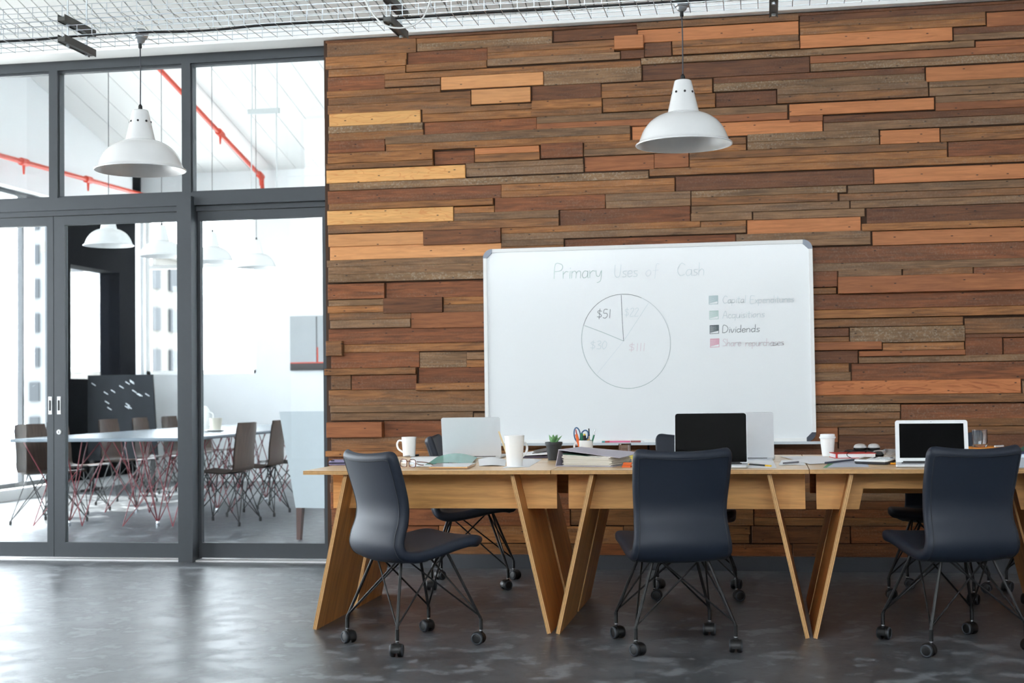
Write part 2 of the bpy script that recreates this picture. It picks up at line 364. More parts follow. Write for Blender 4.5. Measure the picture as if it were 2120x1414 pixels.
ceil2 = tag(obj('ceiling_meeting_room', MB().hexa([(XL, 8.8, cz2(8.8)), (-2.4, 8.8, cz2(8.8)), (-2.4, YF+.2, cz2(YF+.2)), (XL, YF+.2, cz2(YF+.2))],
    [(XL, 8.8, cz2(8.8)+.12), (-2.4, 8.8, cz2(8.8)+.12), (-2.4, YF+.2, cz2(YF+.2)+.12), (XL, YF+.2, cz2(YF+.2)+.12)]), CEILW), 'white sloping ceiling of the meeting room', None, None, 'structure')
cb = MB(); y0, y1 = 11, YF; yc = (y0+y1)/2; zc = cz2(yc); bw2 = .3
cb.hexa([(-bw2/2+.004, y0-yc, cz2(y0)-zc-.012), (bw2/2-.004, y0-yc, cz2(y0)-zc-.012), (bw2/2-.004, y1-yc, cz2(y1)-zc-.012), (-bw2/2+.004, y1-yc, cz2(y1)-zc-.012)],
        [(-bw2/2+.004, y0-yc, cz2(y0)-zc), (bw2/2-.004, y0-yc, cz2(y0)-zc), (bw2/2-.004, y1-yc, cz2(y1)-zc), (-bw2/2+.004, y1-yc, cz2(y1)-zc)])
cbm2 = mesh('ceiling_board', cb, CEILW)
for i in range(18): obj('ceiling_board', None, None, ceil2, (XL+.15+i*bw2, yc, zc), me=cbm2)
# wall above the glazing / timber and the white beam
struct('wall_upper', MB().box(XL, -2.4, YG-.03, YG+.08, 3.40, 6.2), WALLW)
struct('trim_1', MB().box(XL, XR, YW-.05, YW+.16, 3.374, 3.448), WHITE, 'white beam running along the top of the timber wall')

# ------------------------------------------------------------------ glazed partition
fr = MB(); yf, yb = YG-.02, YG+.08
x0 = XL
fr.box(x0, -2.76, yf, yb, 3.315, 3.385)                    # head
fr.box(x0, -2.76, yf-.01, yb, 2.36, 2.445)                # transom rail
fr.box(x0, -3.823, yf+.005, yb, 2.325, 2.36)
fr.box(-3.723, -2.80, yf+.03, yb, 2.325, 2.36)
for (a, c) in ((-4.769, -4.708), (-3.811, -3.749), (-5.80, -5.74), (-6.85, -6.79)): fr.box(a, c, yf, yb, 2.445, 3.315)
fr.box(-3.823, -3.723, yf-.06, yb, 0, 2.415)              # proud post
fr.box(-2.80, -2.745, yf+.0, yb, 0, 3.33)
fr.box(-5.80, -5.74, yf, yb, 0, 2.36)
struct('trim_3', MB().box(x0, -2.80, yf-.014, yb, 0, .010), ALU, 'pale metal floor track under the glazed partition')
struct('trim_2', fr, FRAME, 'dark grey steel frame of the glazed partition')
for i, (a, c) in enumerate(((-6.79, -5.80), (-5.74, -4.769), (-4.708, -3.811), (-3.749, -2.80))):
    wn[0] += 2 if i == 0 else 1
    o = struct('window_%d' % wn[0], MB().box(a, c, YG+.0, YG+.05, 2.445, 2.458).box(a, c, YG, YG+.05, 3.30, 3.315).box(a, a+.008, YG, YG+.05, 2.458, 3.30).box(c-.008, c, YG, YG+.05, 2.458, 3.30), FRAME, 'clear transom window above the sliding doors')
    obj('pane', MB().box(a+.008, c-.008, YG+.02, YG+.028, 2.458, 3.30), PANE, o)
def sliding_door(n, x0, x1, ws0, ws1, yo, zt, hand=None, lock=False, zb=.02, zr=.118):
    o = struct('door_%d' % n, MB().box(x0, x1, yo, yo+.045, zb, zr), FRAME, 'glazed sliding door in dark grey metal frame')
    obj('stile', MB().box(x0, x0+ws0, yo, yo+.045, zr, zt+.06), FRAME, o); obj('stile', MB().box(x1-ws1, x1, yo, yo+.045, zr, zt+.06), FRAME, o)
    obj('top_rail', MB().box(x0+ws0, x1-ws1, yo, yo+.045, zt, zt+.06), FRAME, o)
    obj('pane', MB().box(x0+ws0, x1-ws1, yo+.018, yo+.026, zr, zt), PANE, o)
    if hand:
        h = obj('pull_handle', MB().box(hand-.013, hand+.013, yo-.004, yo+.001, .98, 1.10), ALU, o)
        obj('pull_recess', MB().cbox(hand-.006, hand+.006, yo-.006, yo-.0038, 1.005, 1.075, .003), BLACKP, h)
    if lock:
        k = obj('lock', MB().lathe([(.0, -.006), (.016, -.006), (.018, 0)], 16, (x0+ws0*.45, yo, .86), 'Y'), ALU, o)
        obj('keyhole', MB().box(x0+ws0*.45-.002, x0+ws0*.45+.002, yo-.0075, yo-.0055, .852, .868), BLACKP, k)
    return o
sliding_door(1, -5.74, -4.748, .06, .047, YG+.0, 2.262, hand=-4.772)
sliding_door(2, -4.744, -3.823, .079, .01, YG+.0, 2.262, hand=-4.708, lock=True)
sliding_door(3, -3.723, -2.80, .018, .055, YG+.03, 2.262)
sliding_door(4, -7.9, -5.80, .06, .06, YG+.03, 2.262)

# ------------------------------------------------------------------ timber boards (pixel lists measured on the wall plane)
PC = {
 'b': wood('timber_brown', (146, 98, 58), (102, 67, 40), contrast=.5, patch=.55, patchc=(104, 80, 60), fleck=.10, nails=True),
 'l': wood('timber_tan', (166, 110, 62), (118, 75, 42), contrast=.5, patch=.55, patchc=(128, 92, 62), fleck=.12, nails=True),
 'g': wood('timber_grey', (142, 106, 74), (102, 74, 50), patch=.5, patchc=(126, 100, 78), fleck=.15, contrast=.46, nails=True),
 'r': wood('timber_russet', (142, 84, 48), (102, 58, 33), contrast=.46, patch=.5, patchc=(104, 68, 44), fleck=.12, nails=True),
 'd': wood('timber_dark', (118, 73, 43), (84, 51, 31), contrast=.46, patch=.4, patchc=(106, 62, 38), fleck=.08, nails=True),
 'o': wood('timber_pale_orange', (224, 160, 104), (198, 128, 76), contrast=.14, patch=.25, patchc=(232, 172, 116), nails=True),
 'y': wood('timber_yellow', (230, 176, 110), (208, 146, 84), contrast=.14, patch=.25, patchc=(222, 150, 84), nails=True, streak=(206, 134, 74)),
 'O': wood('timber_orange', (202, 131, 82), (168, 100, 58), contrast=.16, patch=.25, patchc=(214, 140, 86), nails=True),
 'k': wood('timber_red_orange', (164, 102, 62), (126, 74, 44), patch=.4, patchc=(140, 84, 54), nails=True),
 'w': wood('timber_whitewashed', (138, 104, 72), (98, 72, 50), patch=.4, patchc=(158, 128, 94), contrast=.46, fleck=.45, nails=True),
 'G': wood('timber_orange_flame', (204, 128, 78), (172, 98, 54), contrast=.14, nails=True, streak=(146, 76, 42)),
}
WB = 1340
PL = """676 84 88.5 2300 d;676 89 117 861 b;861 79.4 89.3 1143 l;862 90 105 1143 w;675 118 130 841 l;675 130.5 142.7 840 l;675 144.6 158.8 839 l;842 107 132 1008 r -;839 133 147.5 1007 l;
1008 96.5 108.5 1272 b;1008 109.5 121 1272 l;1008 122 136 1284 g;795 153 164.5 1327 l;676 159.7 189 795 r -;795 166 179.5 911 b;675 190 202 911 l;912 159.7 185 1124.6 o;676 203 218 974 b;676 219 235.5 974 b;
975 186 215.5 1098 o;677 236.5 261 870 y;873 224.5 235 1245 b;873 236.5 252 1246 l;676 262 276 874 w;676 277 292 876 l;877 253.5 280.6 1110 r -;796 282 298.5 1305 g;798 299.5 313 1305 l;677 293 317 796 r;
676 319 339 896 l +;675.7 340.6 351 897 b +;898 314 340 981 r -;982 307 319 1116 O;982 320 335 1117 b;678 353 378.8 963 y;963 338 348.5 1207 g;964 349.5 365 1208 g;676 380.5 394.5 1343 w;678 396 422 1037 r -;676 423.5 435.5 1021 l +;
678 437 465.5 938 y;939 429 441 1023 l;939 442 457 1157 g;1023 410 438.5 1253 r;676 467.5 483.5 1157 b +;678 486 510.6 876 o;876 477.5 507 1037 d +;678 511.5 538.5 1037 o -;1037 471 483 1450 l;1037 484 497 1545 g;1037 498 510 1167 g;1037 511 518 1167 b;
1168 496 527 1523 r -;679 539.5 552.5 WB g;679 553.5 568.5 WB g;680 569.5 585 WB w +;678 589.5 620 796 r +;797 585.5 618 WB r -;680 622 633.5 793 w;680 634.5 647.5 793 l;793 618 648.5 916 d +;917 616 630 WB l;917 631 646.5 WB b;
680 649 662.5 850 b;680 664 680 850 g +;850 648 679.5 WB k;681 681.5 713.5 WB r -;678 707 736.5 710 b ++;710 714.5 729.5 WB l;682 731 762.5 867 r -;867 730 761 965 w -;965 730 744 WB g;965 746 759.5 WB l;
681 764 776.5 862 b ++;683 777.5 806.5 726 b;727 777.5 807 862 r;865 762 793.5 WB r -;862 794.4 807.6 WB l ++;683 808.5 839.5 WB b;681 840.5 854 WB g +;681 855.5 870.5 979 g;980 855 870 WB g;671 875 905.5 793 k ++;793 872 905.5 WB r -;682 906.5 933.5 WB b;673 934.5 945 WB l ++;684 946 975 1360 r;
1144 58.7 85 1319 d -;1272 76.7 103 1333 O ++;1318 47 60 1654 b;1320 62.5 88 1654 O;1334 89 117 1390 d;1284 104 121 1334 d;1391 85 97.5 1654 b;1392 99 112.5 1656 l;1327 120.5 132.5 2019 w;1329 134 165.5 1677 d -;1125 145.6 176 1328 w;1100 177.5 207.5 1244 d -;
1245 174 188.5 1475 b;1245 189.5 202.5 1475 l;1247 204 216.5 1481 b;1248 217.5 231.5 1481 l;1100 208.5 226.5 1246 l;1098 229 241 1246 b;1110 241 255 1631 g;1110 256 269 1631 k;1308 262 289 1704 O -;
1655 45.5 57 2042 b;1656 58 71.5 2042 l;1656 73 99 1973 O;1655 27 44.5 2300 d -;1677 116 130 2300 k;1678 131.5 147 2300 w;1477 160.5 172 1915 d;1477 173 189 1916 w;1481 192 220 1608 d -;1609 182 195.5 1922 g;1609 197 213 1923 b;1634 216 239 1935 O;1634 240.5 252 1704 k;1705 240.5 253.5 2300 d;1705 254.5 272 2300 g;
2043 26.4 54.5 2300 k;1974 57.5 70.5 2300 d;1975 71.5 83.5 2300 g;2020 85.5 96.5 2300 k;1917 139.5 168.5 2300 O;1924 169.5 180.5 2300 w;1924 182 198 2300 g;1937 199 212.5 2300 g;1937 213.5 228.5 2300 k;
1547 278.5 293.5 1820 w;1547 294.5 309.5 1821 w;1822 270.5 298 1946 O;1947 266.5 277 2300 l;1947 278 292.5 2300 b;1440 288 301 1545 b;1430 303 314.5 1545 l;1427 316 330 1962 b;1427 331.5 345.5 1962 l;1344 350 363.5 2300 l;1963 293.5 323.6 2300 r -;
1119 297.5 327 1207 r;1208 294 308.5 1480 l;1208 309.5 322.5 1426 g;1209 324.5 354 1354 k -;1354 317.5 347 1426 k -;1037 382 394.5 1397 l;1037 395.5 409 1397 l;1398 365.5 395 1809 d -;1810 350 379.5 2300 O;
1253 401.5 416.5 1430 g;1254 417.5 431 1430 g;1158 435 468 1429 r -;1431 396 409 1753 w;1431 410 425.5 1735 b;1755 384.5 399.5 2300 g;1738 402 415.5 2300 b;1431 427 441.5 1759 g;1761 416 430.5 2300 g;1430 442.5 457.5 1557 g;1559 439 454.5 1791 g;1450 459 471.5 1545 l;1546 455.5 484 1783 O -;1794 431.5 463 2300 d;1784 464 478 2300 l +;1806 479.5 507.5 2300 O;1524 485.5 500 1803 g;1530 500 513 1803 g;
1344 512.5 545 2300 r -;1344 546 561.5 2300 g;1344 562.5 594 1734 r;1735 560.5 573.5 1867 g;1869.5 557 569.5 2015 b;2016 554 567 2300 r;1734 574.5 608 2300 k ++;1344 597 608 1732 l;1344 610 641 2300 r -;1344 643 659.5 2300 l +;1344 662 678 1995 b;1997 659.5 690.5 2300 b;1344 681 697 1758 d;1344 699 707.5 1759 b;1759 678.8 710 1998 w +;1344 709 725 1826 k +;1827 711 725.5 1997 l;
1778 728 737.5 1998 k ++;1344 727.5 752.5 1777 d -;1778 739 751.5 2300 g;1998 692 699 2300 d;1998 700 737 2076 r;2078 700 737 2300 r -;1344 754 770.5 1758 l;1344 771.5 788.5 1762 g;1763 753.5 788.5 2300 r -;1344 790 818 2115 G;2117 789 817 2300 g;1344 819.5 836 2300 b +;1344 839 853 1864 w +;1344 854 868.5 1864 b;1865 838 868.5 2300 r;1344 870 884 2300 b;1344 885.5 915 1735 k +;1736 885.5 900.5 2300 b;1736 902 930 2300 d;1344 916 930 1735 d;1361 931 952 2300 d;
1361 953 975 2300 r;684 976 1000 1300 b;1301 976 1000 2300 d;684 1001 1019 2300 b;684 1020 1053 1240 r;1241 1020 1036 2300 g;1241 1037.5 1053 2300 d;684 1054.5 1087 1180 r;1181 1055 1087 1560 b;1561 1055 1071 2300 r;1561 1072.5 1088 2300 b;684 1089.5 1123 907 r;908 1089.5 1123 1290 l;1291 1090 1124 1500 b;1501 1090.5 1106 1553 b;1501 1107.5 1124 1551 b;1556 1090.5 1124 1760 d;1761 1091 1124.5 2300 r;684 1124.5 1152 1220 b;1221 1126 1154 1640 r;1641 1126.5 1156 2300 d"""
for it in PL.replace('\n', '').split(';'):
    t = it.split(); xl, yt, yb_, xr = float(t[0]), float(t[1]), float(t[2]), WB if t[3] == 'WB' else float(t[3])
    pr = {'-': .008, '+': .034, '++': .052}.get(t[5] if len(t) > 5 else '', .020)+random.uniform(-.004, .004)
    xm = 1686 if xl == 1344 and yt > 500 else xl       # boards starting behind the whiteboard were measured at its right edge
    zt = aty(xm, yt, YW).z; zb = aty(xm, yb_, YW).z; X0 = aty(xl, yt, YW).x
    X1 = aty(xr, (yt+yb_)/2, YW).x
    if xl < 690: X0 = -2.745+random.uniform(-.012, .012)-(.02 if pr > .045 else 0)
    X0 += .001; X1 -= .001; cx, czz = (X0+X1)/2, (zt+zb)/2; hx, hz = (X1-X0)/2, (zt-zb)/2+.0016
    yfz = YW+.03-pr; c = .0022; mb = MB(); tl = random.uniform(-.0016, .0016)
    A = [(-hx, YW+.031-yfz, -hz), (hx, YW+.031-yfz, -hz), (hx, YW+.031-yfz, hz), (-hx, YW+.031-yfz, hz)]
    B = [(-hx, c, -hz), (hx, c, -hz), (hx, c+tl, hz), (-hx, c+tl, hz)]
    Cc = [(-hx+c, 0, -hz+c), (hx-c, 0, -hz+c), (hx-c, tl, hz-c), (-hx+c, tl, hz-c)]
    mb.v = A+B+Cc
    for r in range(2):
        for i in range(4): j = (i+1) % 4; mb.f.append((r*4+i, r*4+j, r*4+4+j, r*4+4+i)); mb.mi.append(0)
    mb.f.append((8, 9, 10, 11)); mb.mi.append(0)
    obj('timber_board', mb, PC[t[4]], wall_back, (cx, yfz, czz))

# ================================================================== WHITEBOARD
wbx0, wbx1, wbz0, wbz1 = -1.717, .286, .775, 1.98; wy = YW-.075
wb = thing('whiteboard', 'large white marker board with pie chart mounted on the timber wall', 'whiteboard', (wbx0, wy, wbz0))
W_, H_ = wbx1-wbx0, wbz1-wbz0
obj('panel', MB().box(.02, W_-.02, .004, .03, .02, H_-.02), BOARDW, wb)
for (a, c, d, e) in ((.05, W_-.05, 0, .022), (.05, W_-.05, H_-.022, H_)): obj('frame_bar', MB().box(a, c, -.004, .034, d, e), WHITE, wb)
for (a, c) in ((0, .022), (W_-.022, W_)): obj('frame_bar', MB().box(a, c, -.004, .034, .05, H_-.05), WHITE, wb)
CORN = mat('grey_corner_plastic', (150, 157, 170), .4); CORND = mat('dark_corner_plastic', (62, 66, 78), .4)
for (cx, cz_, sx, sz, m) in ((0, H_, 1, -1, CORN), (W_, H_, -1, -1, CORN), (W_, 0, -1, 1, CORND), (0, 0, 1, 1, CORND)):
    R_ = .056; arc = [(cx+sx*(R_-R_*math.sin(a)), cz_+sz*(R_-R_*math.cos(a))) for a in [PI/2*i/8 for i in range(9)]]
    poly = [(cx+sx*R_, cz_+sz*.024), (cx+sx*.024, cz_+sz*R_)]+[(p[0], p[1]) for p in reversed(arc)]
    mb = MB().prism(poly, -.008, .036, lambda a, b_, h: (a, h, b_)); obj('corner_cap', mb, m, wb)
tray = obj('pen_tray', MB().box(-.03, W_+.03, -.065, .0, -.012, -.004).box(-.03, W_+.03, -.067, -.062, -.012, .004), GALV, wb)

# handwriting in marker, each word a thin ink mesh lying on the board
GL = {
 'P': (.5, [[(0, 0), (.02, 1), (.35, 1), (.45, .8), (.35, .55), (.02, .5)]]), 'r': (.35, [[(0, .5), (.02, 0)], [(.02, .3), (.15, .48), (.3, .45)]]),
 'i': (.15, [[(.05, .5), (.05, 0)], [(.05, .68), (.06, .72)]]), 'm': (.6, [[(0, .5), (0, 0)], [(0, .35), (.12, .5), (.24, .4), (.25, 0)], [(.25, .35), (.38, .5), (.5, .4), (.5, 0)]]),
 'a': (.42, [[(.3, .45), (.12, .48), (0, .22), (.1, 0), (.28, .12), (.31, .48), (.33, .05), (.38, 0)]]), 'y': (.4, [[(0, .5), (.05, .15), (.2, .1), (.3, .45)], [(.32, .5), (.3, -.2), (.1, -.35)]]),
 'U': (.5, [[(0, 1), (.0, .25), (.15, 0), (.33, .15), (.38, 1)]]), 's': (.33, [[(.25, .48), (.05, .45), (.08, .28), (.24, .18), (.18, .02), (0, .03)]]),
 'e': (.38, [[(.0, .25), (.28, .3), (.2, .5), (.03, .4), (.02, .1), (.15, 0), (.3, .1)]]), 'o': (.4, [[(.15, .5), (0, .25), (.12, 0), (.28, .2), (.25, .45), (.15, .5)]]),
 'f': (.33, [[(.3, .95), (.15, .9), (.12, -.2)], [(0, .45), (.28, .47)]]), 'C': (.5, [[(.42, .85), (.2, 1), (0, .5), (.15, .03), (.42, .1)]]),
 'h': (.4, [[(0, 1), (0, 0)], [(0, .3), (.15, .5), (.28, .35), (.28, 0)]]), 'p': (.4, [[(0, .5), (0, -.35)], [(0, .4), (.18, .5), (.28, .25), (.15, .02), (0, .1)]]),
 't': (.3, [[(.1, .85), (.1, .05), (.2, 0)], [(-.03, .55), (.24, .57)]]), 'l': (.15, [[(.04, 1), (.05, 0)]]), 'E': (.45, [[(.38, 1), (0, 1), (0, 0), (.38, 0)], [(0, .52), (.3, .52)]]),
 'x': (.36, [[(0, .5), (.28, 0)], [(.28, .5), (0, 0)]]), 'n': (.4, [[(0, .5), (0, 0)], [(0, .35), (.15, .5), (.27, .38), (.28, 0)]]), 'd': (.42, [[(.28, .42), (.1, .48), (0, .2), (.12, 0), (.28, .15)], [(.3, 1), (.31, 0)]]),
 'u': (.4, [[(0, .5), (.02, .1), (.15, 0), (.28, .15), (.29, .5), (.31, 0)]]), 'q': (.4, [[(.28, .45), (.1, .5), (0, .22), (.12, 0), (.28, .15)], [(.3, .5), (.3, -.35)]]),
 'A': (.5, [[(0, 0), (.2, 1), (.42, 0)], [(.08, .38), (.34, .38)]]), 'c': (.33, [[(.26, .42), (.1, .5), (0, .22), (.12, 0), (.28, .08)]]), 'D': (.52, [[(0, 0), (0, 1), (.3, .9), (.42, .5), (.28, .08), (0, 0)]]),
 'v': (.36, [[(0, .5), (.13, 0), (.28, .5)]]), 'S': (.45, [[(.36, .88), (.15, 1), (.02, .78), (.32, .4), (.3, .08), (.0, .05)]]), ' ': (.45, []),
 '$': (.5, [[(.36, .8), (.12, .88), (.03, .68), (.34, .38), (.28, .15), (.0, .18)], [(.2, 1.08), (.17, -.08)]]), '5': (.48, [[(.36, 1), (.08, 1), (.05, .58), (.3, .55), (.36, .25), (.2, 0), (0, .08)]]),
 '1': (.25, [[(.1, 1), (.1, 0)]]), '2': (.45, [[(.03, .85), (.2, 1), (.35, .8), (.02, .02), (.38, .02)]]), '3': (.45, [[(.03, .92), (.25, 1), (.32, .75), (.12, .53), (.35, .35), (.28, .05), (0, .06)]]),
 '0': (.45, [[(.18, 1), (0, .55), (.1, .02), (.3, .2), (.36, .7), (.18, 1)]]),
}
def ink(name, strokes, m, wid=.003):
    mb = MB()
    for st in strokes:
        pts = spline([(p[0], p[1]) for p in st], 5) if len(st) > 2 else st
        for i in range(len(pts)-1):
            p, q = Vector(pts[i]), Vector(pts[i+1]); d = (q-p)
            if d.length < 1e-6: continue
            d.normalize(); n = Vector((-d.y, d.x))*wid/2; p = p-d*wid*.3; q = q+d*wid*.3
            mb.quad(*[(v.x-wbx0, .0034, v.y-wbz0) for v in (p-n, q-n, q+n, p+n)])
    return obj(name, mb, m, wb)
def write(name, text, px, py, hpx, wpx, m, wid=.003, slope=0.):
    o = aty(px, py, wy); h = hpx*(wy/F_PX); tot = sum(GL[c][0] for c in text); w_ = wpx*(wy/F_PX)/tot; x = 0; st = []
    for c in text:
        for s in GL[c][1]: st.append([(o.x+(x+q[0]+q[1]*.06)*w_, o.z+q[1]*h+slope*(x*w_)) for q in s])
        x += GL[c][0]
    return ink(name, st, m, wid)
INK = {k: mat('ink_'+k, c, .6, var=.02) for k, c in dict(palegreen=(196, 218, 212), pale=(214, 225, 228), mid=(160, 180, 178), dark=(70, 84, 90), faint=(223, 230, 234), teal=(186, 206, 208), pink=(226, 168, 186), palepink=(226, 210, 216), grey=(184, 196, 198)).items()}
write('heading', 'Primary', 1147, 577, 30, 102, INK['palegreen'], .0034)
write('heading', 'Uses', 1272, 574, 26, 50, INK['pale'], .003)
write('heading', 'of', 1336, 572, 26, 28, INK['faint'], .003)
write('heading', 'Cash', 1402, 571, 26, 58, INK['pale'], .003)
ctr = aty(1296, 706.5, wy)
def circ(a0, a1, n=40):
    out = []
    for i in range(n+1):
        a = math.radians(a0+(a1-a0)*i/n); out.append(aty(1296+92*math.sin(a)+8*math.cos(a)*-.4, 706.5-97.5*math.cos(a)+6*math.sin(a)*.2, wy))
    return [(p.x, p.z) for p in out]
ink('pie_outline', [circ(-72, 22)], INK['dark'], .0026); ink('pie_outline', [circ(120, 288)], INK['mid'], .0026); ink('pie_outline', [circ(22, 120)], INK['grey'], .0022)
def pl(*pp): return [tuple((aty(a, b_, wy).x, aty(a, b_, wy).z)) for a, b_ in pp]
ink('pie_line', [pl((1286, 611), (1288, 660), (1291, 706))], INK['dark'], .0028); ink('pie_line', [pl((1210, 674), (1250, 689), (1291, 706))], INK['mid'], .0026)
ink('pie_line', [pl((1291, 706), (1320, 662), (1342, 628))], INK['pale'], .0024); ink('pie_line', [pl((1291, 706), (1265, 738), (1236, 774))], INK['faint'], .0024)
write('amount', '$51', 1236, 659, 18, 30, INK['dark'], .0028); write('amount', '$22', 1293, 655, 17, 30, INK['pale'], .0026)
write('amount', '$30', 1222, 723, 17, 36, INK['pale'], .0028); write('amount', '$111', 1302, 727, 16, 35, INK['palepink'], .0028)
for (txt, py, m, m2, wd) in (('Capital Expenditures', 628, 'teal', 'pale', 146), ('Acquisitions', 659, 'palegreen', 'pale', 86), ('Dividends', 689, 'dark', 'dark', 76), ('Share repurchases', 717, 'pink', 'palepink', 125)):
    x0_ = 1468+(py-628)*.03
    tw_ = sum(GL[c][0] for c in txt); xx_ = 0
    for wd_ in txt.split(' '):
        t_w = sum(GL[c][0] for c in wd_); write('legend', wd_, 1496+wd*xx_/tw_, py, 15, wd*t_w/tw_, INK[m2], .0028, slope=.01); xx_ += t_w+GL[' '][0]
    cn = ((x0_, py-15), (x0_+18, py-16), (x0_+18, py+1), (x0_, py+2), (x0_, py-15)); st = []
    sw = ink('legend_swatch', [pl(cn[k], cn[k+1]) for k in range(4)], INK[m], .003)
    for k in range(7): st.append(pl((x0_+1, py-1-k*2.2), (x0_+17, py-5-k*1.6)))
    ink('swatch_hatching', st, INK[m], .0042)
# pens on the tray
def pen_on(name, label, p0, p1, r, cols, cat='pen', z=None, group=None):
    d = Vector(p1)-Vector(p0); Ln = d.length; a = math.atan2(d.y, d.x); o = thing(name, label, cat, p0, group=group); o.rotation_euler = (0, -math.asin(max(-1, min(1, d.z/Ln))), a)
    x = 0
    for (nm, f, m, rr) in cols:
        obj(nm, MB().lathe([(rr[0]*r, x*Ln), (rr[1]*r, (x+f)*Ln)], 12, axis='X'), m, o, smooth=True); x += f
    return o
def plain(n, c, r=.4): return mat(n, c, r)
PINK = plain('pink_plastic', (232, 110, 150)); MRED = plain('red_plastic', (196, 52, 48)); MAROON = plain('maroon_plastic', (150, 70, 66)); TEAL = plain('teal_plastic', (70, 150, 150)); WHP = plain('white_plastic', (240, 241, 242))
zt_ = wbz0-.004+.009; yt_ = wy-.03
def tx(px): return aty(px, 917, yt_).x
pen_on('marker', 'teal and white marker at the left of the board tray', (tx(1236), yt_, zt_), (tx(1253), yt_, zt_), .008, [('barrel', .6, WHP, (1, 1)), ('cap', .4, TEAL, (1, 1))])
pen_on('marker', 'red capped pink marker lying on the board tray', (tx(1253), yt_-.006, zt_), (tx(1305), yt_-.006, zt_), .009, [('cap', .18, MRED, (.9, 1)), ('barrel', .82, PINK, (1, 1))])
pen_on('marker', 'maroon marker at the right of the pink one on the tray', (tx(1306), yt_, zt_), (tx(1334), yt_, zt_), .009, [('barrel', .75, MAROON, (1, 1)), ('cap', .25, WHP, (.9, .6))])

# ================================================================== DESKS
DY0, DY1, DY2, DY3, TZ = 6.30, 6.945, 6.96, 7.68, .74
def desk(label, x0, x1, tops, bots, ax, yfr, ybk, ly0, ly1, ay, cut=False):
    d = thing('plywood_desk', label, 'desk', ((x0+x1)/2, yfr, 0), group='trestle desks pushed together'); ox, oy = (x0+x1)/2, yfr
    mb = MB(); a, c, e, f_ = x0-ox+.002, x1-ox-.002, 0, ybk-yfr
    mb.v = [(a, e, TZ-.018), (c, e, TZ-.018), (c, f_, TZ-.018), (a, f_, TZ-.018), (a, e, TZ), (c, e, TZ), (c, f_, TZ), (a, f_, TZ)]
    mb.f = [(3, 2, 1, 0), (4, 5, 6, 7), (0, 1, 5, 4), (1, 2, 6, 5), (2, 3, 7, 6), (3, 0, 4, 7)]; mb.mi = [0, 0, 1, 1, 1, 1]
    obj('tabletop', mb, [PLYTOP, EDGEZ], d)
    for i in (0, 1):
        xt, xb = tops[i]-ox, bots[i]-ox; s = math.hypot(xt-xb, TZ-.018); ang = math.atan2(xt-xb, TZ-.018); t = .018
        mb = MB(); y0_, y1_ = ly0-oy, ly1-oy
        mb.v = [(-t/2, 0, 0), (t/2, 0, 0), (t/2, y1_-y0_, 0), (-t/2, y1_-y0_, 0), (-t/2, 0, s), (t/2, 0, s), (t/2, y1_-y0_, s), (-t/2, y1_-y0_, s)]
        mb.f = [(3, 2, 1, 0), (4, 5, 6, 7), (0, 1, 5, 4), (1, 2, 6, 5), (2, 3, 7, 6), (3, 0, 4, 7)]; mb.mi = [1, 1, 1, 0, 1, 0]
        obj('leg', mb, [PLYLEG, EDGEX], d, (xb, y0_, .002), (0, ang, 0))
    zb = .553; A0, A1 = ax[0]-ox, ax[1]-ox
    if cut: poly = [(A0, zb), (A0+.185, zb), (A0+.205, .645), (A1-.205, .645), (A1-.185, zb), (A1, zb), (A1, TZ-.019), (A0, TZ-.019)]
    else: poly = [(A0, zb), (A1, zb), (A1, TZ-.019), (A0, TZ-.019)]
    obj('apron', MB().prism(poly, ay-oy, ay-oy+.018, lambda p, q, h: (p, h, q)), PLYAPR, d)
    return d
LX = lambda px, py: aty(px, py, 6.34).x
def AX(px): return aty(px, 1020, 6.48).x
J0, J1, J2, J3 = -2.13, -.963, .178, 1.32
T = [LX(716, 984), LX(1060, 984), LX(1226, 984), LX(1592, 984), LX(1764, 984), J3-.22]
Bt = [LX(652, 1304), LX(1137, 1313), LX(1155, 1314), LX(1672, 1322), LX(1688, 1322), J3-.05]
desk('plywood desk at the glass partition end, front row', J0, J1, T[:2], Bt[:2], (AX(690), AX(1153)), DY0, DY1, 6.335, 6.925, 6.48)
desk('plywood desk in the middle of the front row, ring binder on it', J1, J2, T[2:4], Bt[2:4], (AX(1177), AX(1667)), DY0, DY1, 6.335, 6.925, 6.48)
desk('plywood desk with cut-out apron at the right, white calculator on it', J2, J3, T[4:], Bt[4:], (AX(1690), J3-.05), DY0, DY1, 6.335, 6.925, 6.48, True)
for lab, x0, x1, i, a in (('plywood desk at the partition end of the back row near the wall', J0, J1, 0, (AX(690), AX(1153))), ('plywood desk in the middle of the back row below the whiteboard', J1, J2, 2, (AX(1177), AX(1667))), ('plywood desk at the right of the back row, tumbler on it', J2, J3, 4, (AX(1690), J3-.05))):
    desk(lab, x0, x1, T[i:i+2], Bt[i:i+2], a, DY2, DY3, 6.985, 7.47, 7.44)

